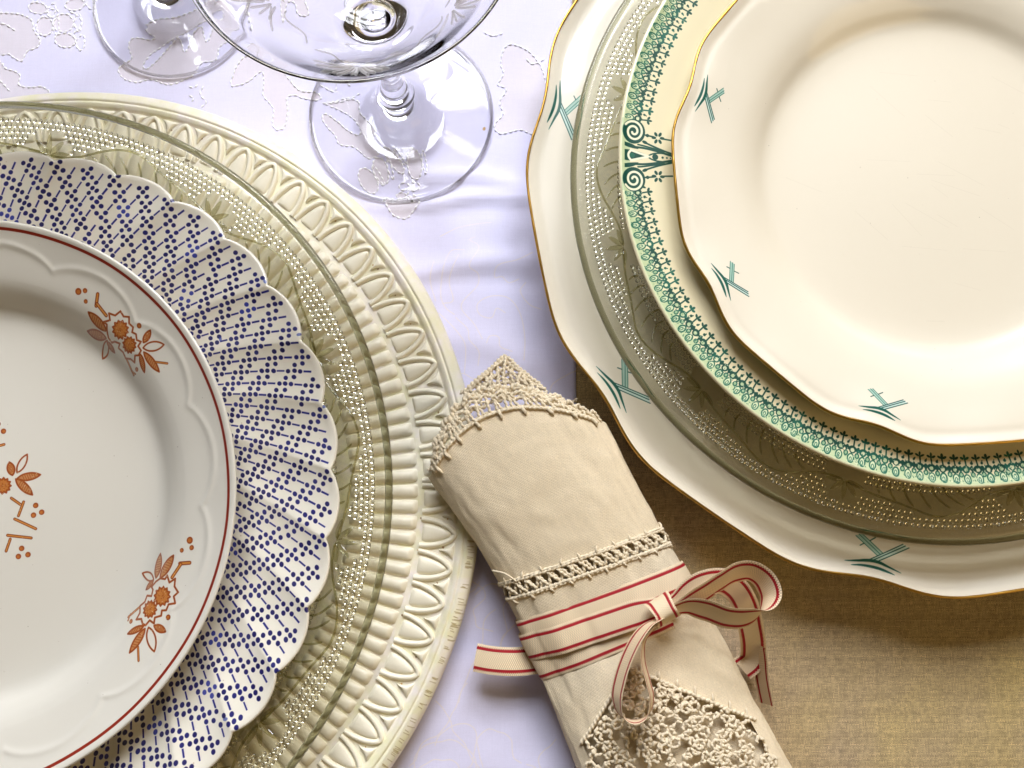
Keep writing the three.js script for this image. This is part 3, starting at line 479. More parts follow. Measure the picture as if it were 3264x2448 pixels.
// ---------- right place setting ----------
function lobedPlate(name, label, R, prof, notch, pos, motif, group) {
  const t = thing(name, label, 'plate', pos, 0, group);
  const f = (th) => { const p = th - rad(notch); return -0.0036 * Math.cos(8 * p) - 0.0080 * Math.cos(16 * p) - 0.0020 * Math.cos(24 * p); };
  const shape = (r, th, top, h) => { const w = smooth(r / R, 0.8, 0.975); return [r * (1 + w * f(th)), h + w * w * 0.0002 * Math.cos(16 * (th - rad(notch)))]; };
  const map = canvasTex(2048, 2048, (c, W) => {
    c.fillStyle = 'rgb(227,218,198)'; c.fillRect(0, 0, W, W);
    const k = W / (2 * R * 1.02 * 1000); c.setTransform(k, 0, 0, k, W / 2, W / 2);
    for (let n = 0; n < 8; n++) {
      c.save(); c.rotate(rad(notch + 45 * n)); c.translate(motif.r, 0); c.scale(motif.s, motif.s); c.translate(-140, 0);
      const blade = (p, w) => {   // a pointed brush stroke
        const s = smoothPts(p, false, 24), A = [], B = []; s.forEach((q, i) => { const a = s[Math.max(0, i - 1)], b = s[Math.min(s.length - 1, i + 1)], l = Math.hypot(b.x - a.x, b.z - a.z), e = w * Math.pow(Math.sin(Math.PI * i / (s.length - 1)), 0.8) + 0.06; A.push([q.x - (b.z - a.z) / l * e, q.z + (b.x - a.x) / l * e]); B.unshift([q.x + (b.z - a.z) / l * e, q.z - (b.x - a.x) / l * e]); });
        c.beginPath(); [...A, ...B].forEach((q) => c.lineTo(...q)); c.fillStyle = 'rgb(8,84,70)'; c.fill();
      };
      c.lineCap = 'round';
      const quad = (a, b, col) => { c.beginPath(); c.moveTo(...a[0]); c.lineTo(...a[1]); c.lineTo(...b[1]); c.lineTo(...b[0]); c.fillStyle = col; c.fill(); };
      quad(GRASS[5], GRASS[7], 'rgb(160,190,174)'); quad(GRASS[2], GRASS[4], 'rgb(196,216,204)');
      c.lineWidth = 0.26 / motif.s ** 0.6; c.strokeStyle = 'rgb(42,112,94)'; for (const i of [5, 6, 7]) { c.beginPath(); c.moveTo(...GRASS[i][0]); c.lineTo(...GRASS[i][1]); c.stroke(); }
      c.lineWidth = 0.34 / motif.s ** 0.7; c.strokeStyle = 'rgb(8,70,60)'; for (const i of [2, 3, 4, 8, 9]) { c.beginPath(); c.moveTo(...GRASS[i][0]); c.lineTo(...GRASS[i][1]); c.stroke(); }
      blade(GRASS[0], 0.42 / motif.s ** 0.7); blade(GRASS[1], 0.46 / motif.s ** 0.7);
      c.restore();
    }
    for (let i = 0; i < 40; i++) { const r = Math.sqrt(rnd()) * R * 900, a = rnd() * TAU; c.fillStyle = 'rgba(90,74,50,' + (0.2 + rnd() * 0.5) + ')'; c.beginPath(); c.arc(r * Math.cos(a), r * Math.sin(a), 0.05 + rnd() * 0.1, 0, TAU); c.fill(); }
    c.strokeStyle = 'rgba(150,140,120,.16)'; c.lineWidth = 0.1;
    for (let i = 0; i < 26; i++) { const a = rnd() * TAU, r = rnd() * R * 560, x = r * Math.cos(a), y = r * Math.sin(a), b = 0.5 + jit(0.5), l = 4 + rnd() * 16; c.beginPath(); c.moveTo(x, y); c.lineTo(x + l * Math.cos(b), y + l * Math.sin(b)); c.stroke(); }
  });
  mesh('plate_body', solid(prof, 720, R * 1.02, shape), porcelain(map, [1, 1, 1], 0.06), t);
  let e = 0; prof.forEach((p, i) => { if (p[0] > prof[e][0]) e = i; });
  const re = prof[e][0], he = prof[e][1];
  mesh('gold_rim', sheet(720, 8, (a, b) => { const th = a * TAU, s = shape(re, th, true, he), q = -b * TAU, wear = 0.00048 * (0.9 + 0.2 * vnoise(a * 260, 1)); return [(s[0] + wear * Math.cos(q) - 0.0001) * Math.cos(th), s[1] + wear * 1.2 * Math.sin(q) + 0.0001, (s[0] + wear * Math.cos(q) - 0.0001) * Math.sin(th)]; }), gold, t);
}
const fineTop = (r, f) => (f < 0.52 && r > 0.05 ? 0.0007 : 0.0025);
lobedPlate('lobed_dinner_plate', 'large white lobed plate with gold rim and green grass motifs, lowest of the right stack', 0.148,
  resample([[0, 0.006], [0.09, 0.006], [0.098, 0.0075], [0.106, 0.0125], [0.114, 0.0155], [0.134, 0.0190], [0.1395, 0.0194], [0.1425, 0.0197], [0.1455, 0.0210], [0.1474, 0.0217], [0.148, 0.0213], [0.1474, 0.0203], [0.135, 0.0168], [0.11, 0.0105], [0.095, 0.003], [0.088, 0], [0.085, 0], [0.083, 0.002], [0, 0.003]], fineTop),
  12.3, [0.1537, 0.0012, -0.123], { r: 140, s: 1 });
glassPlate('clear pressed glass plate on the large gold rimmed plate', [0.1477, 0.0080, -0.1195], [0.886, 1.38, 0.886], 0.21, 372, 2.2);
{ // cream soup plate with the green border
  const t = thing('bordered_soup_plate', 'cream soup plate with a green trefoil border', 'plate', [0.1472, 0.0137, -0.1220]);
  const R = 0.1125, map = canvasTex(2048, 2048, (c, W) => {
    c.fillStyle = 'rgb(228,215,176)'; c.fillRect(0, 0, W, W);
    const k = W / (2 * R * 1000); c.setTransform(k, 0, 0, k, W / 2, W / 2); c.lineCap = c.lineJoin = 'round';
    const deep = 'rgb(5,68,54)', mid = 'rgb(20,94,74)', wash = 'rgb(188,200,156)', MED = [181, 301, 61];
    const off = (th) => MED.some((m) => Math.abs(((th - m + 540) % 360) - 180) < 6.9);
    c.strokeStyle = wash; c.lineWidth = 2.9; c.beginPath(); c.arc(0, 0, 108.5, 0, TAU); c.stroke();
    c.strokeStyle = 'rgba(206,218,176,.5)'; c.lineWidth = 0.8; c.beginPath(); c.arc(0, 0, 110.1, 0, TAU); c.stroke();
    const N = 176;
    for (let i = 0; i < N; i++) {
      const deg = (i / N) * 360; if (off(deg)) continue;
      c.save(); c.rotate(rad(deg) + jit(0.002));
      const ink = rnd() < 0.75 ? deep : 'rgb(14,92,74)', ring = (x, y, rx, ry, col, w, fill, a0 = 0, a1 = TAU) => { c.beginPath(); c.ellipse(x, y, rx, ry, 0, a0, a1); if (fill) { c.fillStyle = fill; c.fill(); } c.strokeStyle = col; c.lineWidth = w; c.stroke(); };
      ring(108.1 + jit(0.12), jit(0.08), 1.5, 1.0, mid, 0.42 + jit(0.1), 'rgb(208,216,176)'); ring(108.4, 0, 0.75, 0.36, mid, 0.26);
      ring(106.7, 1.85, 0.75, 0.62, mid, 0.4, 'rgb(150,178,138)');
      ring(105.2 + jit(0.12), jit(0.1), 0.95, 0.9, ink, 0.52 + jit(0.12), rnd() < 0.5 ? 'rgb(216,216,176)' : 'rgb(182,196,152)'); ring(105.3, 0, 1.15, 1.15, ink, 0.8, null, 1.9 + jit(0.3), 4.4 + jit(0.3));
      c.fillStyle = ink; c.beginPath(); c.moveTo(104.7, 1.0); c.lineTo(106.2, 1.85); c.lineTo(104.5, 2.75); c.lineTo(103.7, 1.8); c.fill();
      c.strokeStyle = ink; c.lineWidth = 0.5; c.beginPath(); c.moveTo(104.2, -0.2); c.lineTo(101.6, 0.1 + jit(0.1)); c.stroke();
      c.beginPath(); c.ellipse(102.9 + jit(0.12), 1.85 + jit(0.1), 0.5, 0.42 + jit(0.1), 0.4, 0, TAU); c.fill(); c.beginPath(); c.arc(102.3, 1.6, 0.2, 0, TAU); c.fill();
      for (const a of [-1.05, 0, 1.05]) { c.beginPath(); c.ellipse(101.9 - 1.15 * Math.cos(a), 0.1 + 0.95 * Math.sin(a), 0.72 + jit(0.08), 0.4 + jit(0.07), -a, 0, TAU); c.fill(); }
      c.restore();
    }
    for (let i = 0; i < 5200; i++) {   // the worn, speckled transfer
      const a = rnd() * TAU, r = 103.6 + rnd() * 6; if (off(a / TAU * 360)) continue;
      c.fillStyle = rnd() < 0.55 ? 'rgba(8,74,58,.7)' : 'rgba(226,222,186,.8)'; c.beginPath(); c.ellipse(r * Math.cos(a), r * Math.sin(a), 0.1 + rnd() * 0.26, 0.08 + rnd() * 0.12, a + jit(0.6), 0, TAU); c.fill();
    }
    for (const m of MED) {
      c.save(); c.rotate(rad(m)); const P = (d, y) => [109.8 - d, y];   // d millimetres in from the edge
      c.fillStyle = wash; c.fillRect(107.0, -13, 2.9, 26);
      for (const s of [-1, 1]) {
        c.fillStyle = deep; c.beginPath(); c.ellipse(...P(4.1, 8.6 * s), 4.0, 4.4, 0, 0, TAU); c.fill();
        c.strokeStyle = 'rgb(236,228,196)'; c.lineWidth = 0.8; c.beginPath();
        for (let i = 0; i <= 60; i++) { const a = i / 60 * 11.5 + 0.6, r = 3.45 - i / 60 * 2.85; c.lineTo(109.8 - 4.1 + r * Math.cos(a), 8.6 * s + s * 1.12 * r * Math.sin(a)); } c.stroke();
        c.strokeStyle = deep; c.lineWidth = 0.55; c.beginPath(); c.moveTo(...P(8.2, 7.6 * s)); c.lineTo(...P(11, 7.2 * s)); c.stroke(); c.beginPath(); c.moveTo(...P(14.2, 6.7 * s)); c.lineTo(...P(17.6, 6.4 * s)); c.stroke();
        c.fillStyle = deep; for (let i = 0; i < 6; i++) { const a = i / 6 * TAU; c.beginPath(); c.ellipse(109.8 - 12.6 + 1.45 * Math.cos(a), 6.9 * s + 1.45 * Math.sin(a), 0.85, 0.5, a, 0, TAU); c.fill(); }
        c.beginPath(); c.arc(...P(8.9, 7.5 * s), 0.6, 0, TAU); c.fill();
        for (const [w, ...q] of [[0.62, 7.6, 5.1, 11, 3.6, 14, 2.5, 17.5, 1.6], [0.75, 4.6, 3.0, 8, 3.2, 13, 2.0, 17.5, 0.8], [0.5, 9.3, 0.3, 11, 1.7, 14, 1.7, 17.5, 1.2], [0.55, 5.6, 4.0, 9, 3.6, 12, 2.6, 15, 2.2]]) { c.strokeStyle = deep; c.lineWidth = w; c.beginPath(); c.moveTo(...P(q[0], q[1] * s)); c.bezierCurveTo(...P(q[2], q[3] * s), ...P(q[4], q[5] * s), ...P(q[6], q[7] * s)); c.stroke(); }
        c.fillStyle = deep; c.beginPath(); c.ellipse(...P(8.0, 5.0 * s), 1.0, 0.55, 0.4 * s, 0, TAU); c.fill();
        c.beginPath(); c.moveTo(...P(0.9, 4.6 * s)); c.quadraticCurveTo(...P(4.5, 4.2 * s), ...P(5.8, 2.4 * s)); c.quadraticCurveTo(...P(3.4, 2.4 * s), ...P(0.9, 3.2 * s)); c.fill();
      }
      c.fillStyle = deep; c.beginPath(); c.moveTo(...P(0.9, -1.9)); c.lineTo(...P(0.9, 1.9)); c.quadraticCurveTo(...P(5, 2.3), ...P(9.8, 0)); c.quadraticCurveTo(...P(5, -2.3), ...P(0.9, -1.9)); c.fill();
      c.strokeStyle = 'rgb(232,228,200)'; c.lineWidth = 0.8; c.beginPath(); c.moveTo(...P(9.3, 0)); c.lineTo(...P(3.2, 1.8)); c.quadraticCurveTo(...P(1.2, 0), ...P(3.2, -1.8)); c.lineTo(...P(9.3, 0)); c.stroke();
      c.fillStyle = mid; c.beginPath(); c.arc(...P(3.6, 0), 0.9, 0, TAU); c.fill(); c.fillStyle = deep; c.beginPath(); c.arc(...P(11.6, 0), 1.05, 0, TAU); c.fill(); for (const [d, r] of [[14.2, 0.4], [15.7, 0.32], [17, 0.28]]) { c.beginPath(); c.arc(...P(d, 0), r, 0, TAU); c.fill(); }
      c.restore();
    }
  });
  const prof = resample([[0, 0.0165], [0.062, 0.0165], [0.068, 0.0175], [0.0735, 0.0208], [0.078, 0.0243], [0.082, 0.0262], [0.095, 0.0285], [0.1085, 0.0308], [0.11, 0.0316], [0.111, 0.0313], [0.1108, 0.0303], [0.098, 0.0262], [0.083, 0.0236], [0.077, 0.0206], [0.071, 0.0150], [0.064, 0.008], [0.06, 0], [0.057, 0], [0.055, 0.0115], [0, 0.0135]], (r) => (r > 0.06 ? 0.0008 : 0.004));
  mesh('plate_body', solid(prof, 480, R), porcelain(map, [1, 1, 1], 0.1), t);
}
lobedPlate('lobed_dessert_plate', 'small white lobed plate with gold rim and green grass motifs, top of the right stack', 0.0924,
  resample([[0, 0.0045], [0.0545, 0.0045], [0.059, 0.0056], [0.064, 0.0090], [0.0695, 0.0118], [0.08, 0.0148], [0.0865, 0.0164], [0.0889, 0.0167], [0.0909, 0.0177], [0.0921, 0.0182], [0.0924, 0.0178], [0.0919, 0.0167], [0.0835, 0.0130], [0.08, 0.0116], [0.0665, 0.0070], [0.056, 0.0030], [0.051, 0], [0.048, 0], [0.046, 0.002], [0, 0.0022]], (r, f) => (f < 0.52 && r > 0.05 ? 0.0006 : 0.002)),
  18.8, [0.1464, 0.0310, -0.1169], { r: 85.6, s: 0.72 });

// ---------- wine glasses ----------
{
  const prof = resample([[0, 0.0752], [0.0060, 0.0756], [0.0105, 0.0772], [0.0165, 0.0812], [0.0240, 0.0884], [0.0312, 0.0975], [0.0382, 0.1080], [0.0455, 0.1195], [0.04575, 0.1198], [0.0460, 0.1196], [0.0388, 0.1078], [0.0319, 0.0970], [0.0248, 0.0877], [0.0174, 0.0799], [0.0114, 0.0750], [0.0068, 0.0695], [0.0046, 0.064], [0.0038, 0.055], [0.0036, 0.04], [0.0043, 0.027], [0.0058, 0.0225], [0.0072, 0.019], [0.0062, 0.0155], [0.0058, 0.0125], [0.0072, 0.0092], [0.0105, 0.0065], [0.0185, 0.0042], [0.0295, 0.0024], [0.0350, 0.0017], [0.0357, 0.0010], [0.0352, 0.0002], [0.03, 0.0001], [0.016, 0.0007], [0, 0.0012]], () => 0.0009);
  const NT = 128, full = solid(prof, NT, 0.046), m = new THREE.MeshPhysicalMaterial({ color: 0xffffff, roughness: 0, transmission: 1, thickness: 0.003, ior: 1.5 });
  const inner = prof.findIndex((p) => p[0] > 0.0085), outer = prof.findIndex((p, i) => i > 60 && p[1] < 0.0715), low = prof.findIndex((p, i) => i > 60 && p[1] < 0.012 && p[0] > 0.0165), base = prof.findIndex((p, i) => i > low && p[1] < 0.0015 && p[0] < 0.0165);
  const cut = (keep) => {   // the rows of the one glass surface that belong to a part
    const g = new THREE.BufferGeometry(); for (const k of ['position', 'normal', 'uv']) g.setAttribute(k, full.attributes[k]);
    const a = full.index.array, o = []; for (let i = 0; i < a.length; i += 3) { const row = Math.floor(Math.min(a[i], a[i + 1], a[i + 2]) / NT); if (keep(row)) o.push(a[i], a[i + 1], a[i + 2]); }
    g.setIndex(o); return g;
  };
  const sheetGlass = new THREE.MeshPhysicalMaterial({ color: new THREE.Color().setRGB(0.985, 0.985, 0.985), roughness: 0, transmission: 1, thickness: 0, ior: 1.5 });
  const cutGlass = new THREE.MeshPhysicalMaterial({ color: new THREE.Color().setRGB(0.9, 0.88, 0.86), roughness: 0.4, transmission: 1, thickness: 0, ior: 1.5 });
  const lips = { rim: new THREE.TorusGeometry(0.04572, 0.00036, 10, 160).rotateX(Math.PI / 2).translate(0, 0.11975, 0), foot_rim: new THREE.TorusGeometry(0.0354, 0.00062, 10, 160).rotateX(Math.PI / 2).translate(0, 0.0009, 0) }, lipGlass = glass([0.55, 0.53, 0.5], 0.0018);
  const parts = { bowl: cut((r) => r >= inner && r < outer), stem: cut((r) => r < inner || (r >= outer && r < low) || r >= base), foot: cut((r) => r >= low && r < base) };
  const make = (x, z, s, label) => { const t = thing('wine_glass', label, 'wine glass', [x, 0.0016, z], 0, 'wine glasses on the white cloth'); t.scale.setScalar(s); for (const k in parts) mesh(k, parts[k], k === 'foot' ? sheetGlass : m, t); for (const k in lips) mesh(k, lips[k], lipGlass, t); for (const e of engraving) mesh('engraving', e, cutGlass, t); };
  // sprays of leaf-shaped cuts engraved round the bowl
  const wall = (r, th) => { const q = prof.slice(0, inner + 60), i = q.findIndex((p) => p[0] >= r), f = (r - q[i - 1][0]) / (q[i][0] - q[i - 1][0]); return V(r * Math.cos(th), lerp(q[i - 1][1], q[i][1], f) + 0.0001, r * Math.sin(th)); };
  const engraving = [];
  for (let k = 0; k < 5; k++) {
    const th0 = k / 5 * TAU + 0.35, g = [];
    for (let i = 0; i < 13; i++) {
      const a = -1.25 + 2.5 * (i / 12) + jit(0.05), l = 0.0085 + rnd() * 0.005, r0 = 0.0275 + jit(0.001), pts = [0.12, 0.4, 0.7, 1].map((f) => { const r = r0 + f * l * Math.cos(a) * 0.85; return wall(clamp(r, 0.02, 0.042), th0 + f * l * Math.sin(a) / r); });
      g.push(cord(pts, 0.00042, 0, 0.001, false, 0.0006));
    }
    for (const s of [-1, 1]) g.push(cord(Array.from({ length: 8 }, (_, i) => wall(0.0245 + 0.0012 * Math.sin(i), th0 + s * (0.05 + i * 0.075))), 0.0003, 0, 0.001, false, 0.0007));
    engraving.push(mergeGeometries(g));
  }
  make(-0.0433, -0.1575, 1, 'clear stemmed wine glass with its whole foot and wide bowl showing');
  make(-0.1348, -0.2052, 0.895, 'wine glass at top left of which mostly the round foot shows');
}

// ---------- rolled napkin ----------
const NAP = { ox: -3, oz: -34, ax: 0.465, az: 0.885, len: 168 };
const roll = {
  w: (s) => 29.5 + 2.0 * (1 - smooth(s, 0, 50)) + 3.1 * smooth(s, 60, 118) + 0.3 * Math.sin(s * 0.09 + 1), c: (s) => 2.8 * Math.sin(Math.PI * clamp(s, 0, 120) / 120), h: (s) => 11.4 + 0.7 * Math.sin(s * 0.05) - 0.9 * Math.exp(-(((s - 77) / 13) ** 2)), yc: (s) => 12.8 + 5.6 * (1 - smooth(s, 0, 75)),
  P(s, phi, off = 0) {
    const c = Math.cos(phi), q = Math.sin(phi), e = 2 / 2.35, w = roll.w(s) + off, h = roll.h(s) + off;
    const n = 1.5 * (fbm(s * 0.045 + 3 + phi * 0.9, phi * 2.2 - s * 0.02 + 11) - 0.5) + 0.25 * (fbm(s * 0.22, phi * 6) - 0.5) + (0.25 + 0.9 * Math.exp(-(((s - 76) / 24) ** 2))) * (vnoise(phi * 7 + s * 0.03, s * 0.035 + 4) - 0.5), u = roll.c(s) + (w + n) * Math.sign(c) * Math.pow(Math.abs(c), e), v = (h + n) * Math.sign(q) * Math.pow(Math.abs(q), e);
    return [(NAP.ox + NAP.ax * s + NAP.az * u) / 1000, (roll.yc(s) + v) / 1000, (NAP.oz + NAP.az * s - NAP.ax * u) / 1000];
  },
  phi: (s, u) => { const k = clamp(u / roll.w(s), -1, 1); return Math.acos(Math.sign(k) * Math.pow(Math.abs(k), 2.35 / 2)); },
  u: (s, phi) => roll.w(s) * Math.sign(Math.cos(phi)) * Math.pow(Math.abs(Math.cos(phi)), 2 / 2.35),
  top(s, u, off = 0) { return V(...roll.P(s, roll.phi(s, u), off)); },
};
const edgeS = (u) => -3.7 + 0.2 * u + 0.0162 * u * u;
const bandS = (u) => 56 + 0.16 * u;
const corner = (s, u) => s > 92 + (u > -3 ? 1.12 * (u + 3) : -0.62 * (u + 3));
{
  const t = thing('napkin', 'beige linen napkin rolled up, with crocheted lace bands, tied with a ribbon', 'napkin');
  const w = weave(512, 96, 72, [228, 211, 180], 0.016, 0.05, 1);
  const cloth = new THREE.MeshPhysicalMaterial({ map: w.map, bumpMap: w.bump, bumpScale: 0.00022, roughness: 0.95, sheen: 0.3, sheenColor: new THREE.Color().setRGB(0.8, 0.7, 0.5) });
  const thread = new THREE.MeshPhysicalMaterial({ color: new THREE.Color().setRGB(0.74, 0.63, 0.45), roughness: 0.9, sheen: 0.3 });
  const arc = (j) => Math.PI * (1.5 - 2 * j), uvs = (i, j) => [roll.u(60, Math.PI * (1.5 - 2 * j)) / 40, i * NAP.len / 40];   // from below, over the top, to below
  const sOf = (i, j) => { const u = roll.u(60, arc(j)), up = Math.sin(arc(j)) > 0; return lerp(edgeS(clamp(u, -29, 29.4)) + (up ? 0 : 1.5), NAP.len, i); };
  mesh('fabric', sheet(300, 220, (i, j) => roll.P(sOf(i, j), arc(j)), (i, j) => {
    const s = sOf(i, j), u = roll.u(s, arc(j)); if (Math.sin(arc(j)) < -0.05) return true;
    return Math.abs(s - bandS(u)) > 2.5 && !(corner(s - 0.8, u) && Math.abs(u) < 27.2);
  }, uvs), cloth, t);
  mesh('inner_fold', sheet(90, 110, (i, j) => roll.P(lerp(sOf(0, j) + 1.5, NAP.len - 1, i), arc(j), -3.0), null, uvs), cloth, t);
  mesh('inner_roll', sheet(60, 240, (i, j) => roll.P(lerp(6, NAP.len - 2, i), arc(j * 2.6), -3.8 - 6.6 * j), null, uvs), cloth, t);
  const C = (a, r = 0.42, b = 0.3, p = 1.5) => cord(a, (r * 1.3) / 1000, b, (p * 1.1) / 1000);
  // hem lace round the open end: three runs of cord joined by slanting chains
  const outS = (u) => edgeS(u) - 8.4 * Math.pow(Math.max(0, 1 - (u / 31.5) ** 2), 0.55) + 0.7 * Math.sin(u * 1.1), drop = (u) => -1.2 + 0.4 * Math.sin(u * 0.7);
  const run = (f, off, u0, u1, du, jj = 0.25) => { const p = []; for (let u = u0; u <= u1; u += du) p.push(roll.top(f(u) + jit(jj), u, (typeof off === 'function' ? off(u) : off) + jit(jj))); return p; };
  const g = [];
  g.push(C(run((u) => edgeS(u) - 0.2, 0.5, -29.4, 29.4, 1.6, 0.12), 0.5), C(run((u) => edgeS(u) - 0.9, 0.1, -29.4, 29.4, 1.5, 0.2), 0.4));
  for (const o of [0, 0.9]) g.push(C(run((u) => outS(u) - o, drop, -30.4, 30.2, 1.4, 0.3), 0.62, 0.35));
  const midS = (u) => lerp(edgeS(u), outS(u), 0.5); g.push(C(run(midS, -0.4, -30, 29.8, 1.9, 0.55), 0.55), C(run((u) => lerp(edgeS(u), outS(u), 0.8), -0.6, -30, 29.8, 1.7, 0.4), 0.5));
  for (let u = -28.6; u < 29; u += 2.0) {
    const a = u + jit(0.5), k = rnd() < 0.5 ? 1.5 : -1.5;
    g.push(C([roll.top(edgeS(a), a, 0.5), roll.top(lerp(edgeS(a), outS(a), 0.5) + jit(0.5), clamp(a + k * 0.5, -30, 30), 0.3), roll.top(outS(a + k), clamp(a + k, -30.5, 30.4), drop(a))], 0.4));
    if (rnd() < 0.55) g.push(C([roll.top(midS(a), a, 0), roll.top(midS(a) - 1.4, a + 1.1, 0.6), roll.top(midS(a + 2.4), clamp(a + 2.4, -30, 30), 0)], 0.4));
  }
  for (const u of [-27, -22, -16, -8.2, 0, 7.6, 15.3, 21.5, 26.8]) g.push(C([roll.top(edgeS(u) - 0.8, u + jit(0.5), 0.5), roll.top(edgeS(u) + 1.2, u + 0.3, 0.8), roll.top(edgeS(u) + 3.0, u + 0.5 + jit(0.5), 0.35)], 0.48, 0.15));
  for (const [p0, p1] of [[3.4, 4.6], [4.7, 5.9]]) { const p = []; for (let a = p0; a < p1; a += 0.12) p.push(V(...roll.P(3 + jit(0.4) - 1.5 * (a < 4), a, 0.3))); g.push(C(p, 0.45)); }
  mesh('hem_lace', mergeGeometries(g), thread, t);
  // the pointed corner of lace that sticks out beyond the open end
  {
    const k = [], Y = (z) => 0.0195 + 0.006 * clamp((z + 0.046) / 0.015, -1, 1), tip = V(-0.0028, 0.0165, -0.0592), A = V(-0.0185, 0.021, -0.0445), B = V(0.0125, 0.021, -0.0455);
    const along = (p, q, n, j) => { const o = []; for (let i = 0; i <= n; i++) { const v = p.clone().lerp(q, i / n); v.x += jit(j); v.y += jit(j) + 0.001 * Math.sin(i / n * Math.PI); v.z += jit(j); o.push(v); } return o; };
    const inP = (f, q) => { const c = V(-0.003, 0.02, -0.048); return q.clone().lerp(c, f); };
    for (const f of [0, 0.1, 0.38]) k.push(C([...along(inP(f, A), inP(f, tip), 8, 0.00035), ...along(inP(f, tip), inP(f, B), 8, 0.00035)], f ? 0.45 : 0.55, 0.4));
    for (const z of [-0.0455, -0.0472, -0.0489, -0.0507, -0.0525, -0.0543, -0.0562]) { const h = (z + 0.0602) / 0.0155; k.push(C(along(V(-0.0028 - 0.0155 * h, Y(z), z), V(-0.0028 + 0.0150 * h, Y(z), z), 9, 0.00055), 0.52, 0.4, 1.3)); }
    for (let i = 0; i < 13; i++) { const x0 = -0.0165 + i * 0.00235, e = inP(0, x0 < -0.0028 ? A.clone().lerp(tip, (x0 + 0.0185) / 0.0157) : B.clone().lerp(tip, (0.0125 - x0) / 0.0153)); k.push(C(along(V(x0, 0.0215, -0.0435), e, 5, 0.0007), 0.46, 0.35)); }
    mesh('lace_point', mergeGeometries(k), thread, t);
  }
  // drawn-thread band across the roll
  {
    const k = [], E = (d) => run((u) => bandS(u) + d, 0.25, -30.5, 31.5, 1.7, 0.15);
    k.push(C(E(-2.7), 0.48), C(E(2.7), 0.48), C(E(-3.3), 0.36), C(E(3.3), 0.34));
    const z = []; let d = 1; for (let u = -29.5; u < 31; u += 1.9 + jit(0.3)) { z.push(roll.top(bandS(u) + d * 1.9 + jit(0.3), clamp(u, -30, 31), jit(0.25))); d = -d; } k.push(C(z, 0.42, 0.3));
    for (let u = -28; u < 30; u += 3.6 + jit(0.6)) { k.push(C([roll.top(bandS(u) - 2.7, u, 0.2), roll.top(bandS(u) + jit(0.5), u + 1.6, 0.5), roll.top(bandS(u) + 2.7, u + 3, 0.2)], 0.4)); if (rnd() < 0.6) k.push(C([roll.top(bandS(u) + 2.6, u, 0), roll.top(bandS(u), u + 1.2, 0.3), roll.top(bandS(u) - 2.6, u + 1.8, 0)], 0.36)); }
    for (let u = -27; u < 30; u += 6.2 + jit(0.8)) for (const s of [-1, 1]) k.push(C([roll.top(bandS(u) + 2.4 * s, u, 0.4), roll.top(bandS(u) + 4 * s, u + 0.4, 0.6), roll.top(bandS(u) + 5.1 * s, u + 0.8 + jit(0.6), 0.25)], 0.34, 0.1));
    k.push(C([roll.top(50.5, -23, 0.3), roll.top(45.8, -24.5, 1.6), roll.top(42.6, -28.2, 1.4)], 0.26, 0.05));
    mesh('lace_band', mergeGeometries(k), thread, t);
  }
  // crocheted corner at the lower end
  {
    const k = [], nodes = [];
    for (let s = 93; s < 166; s += 2.8) for (let u = -31; u < 32; u += 3.0) { const a = s + jit(0.8), b = u + jit(0.9) + (Math.round(s / 2.8) % 2) * 1.5; if (corner(a, b) && Math.abs(b) < 28.6) nodes.push([a, b, jit(0.5)]); }
    for (let i = 0; i < nodes.length; i++) {
      const [s, u, y] = nodes[i]; let n = 0;
      for (let j = i + 1; j < nodes.length && n < 3; j++) { const q = nodes[j], d = Math.hypot(q[0] - s, q[1] - u); if (d < 4.2 && rnd() < 0.72) { n++; k.push(C([roll.top(s, u, y), roll.top((s + q[0]) / 2 + jit(0.6), (u + q[1]) / 2 + jit(0.6), 0.35 + jit(0.3)), roll.top(q[0], q[1], q[2])], 0.47 + jit(0.07), 0.34, 1.5)); } }
      if (rnd() < 0.1) { const p = []; for (let a = 0; a < 8; a++) p.push(roll.top(s + 1.4 * Math.cos(a / 8 * TAU), clamp(u + 1.5 * Math.sin(a / 8 * TAU), -29.5, 29.5), 0.7)); k.push(cord(p, 0.00052, 0.3, 0.0017, true)); }
    }
    const R1 = [], L1 = []; for (let u = -3; u < 29.5; u += 1.8) R1.push(roll.top(92 + 1.12 * (u + 3) + jit(0.2), u, 0.35)); for (let u = -3; u > -29.5; u -= 1.8) L1.push(roll.top(92 - 0.62 * (u + 3) + jit(0.2), u, 0.35));
    k.push(C(R1, 0.5), C(L1, 0.5));
    for (let u = 0; u < 30; u += 4.4) k.push(C([roll.top(92 + 1.12 * (u + 3) + 0.8, u, 0.4), roll.top(90.6 + 1.12 * (u + 3), u + 1, 0.7), roll.top(89.6 + 1.12 * (u + 3), u + 1.6, 0.3)], 0.38, 0.1));
    mesh('lace_corner', mergeGeometries(k), thread, t);
  }
}

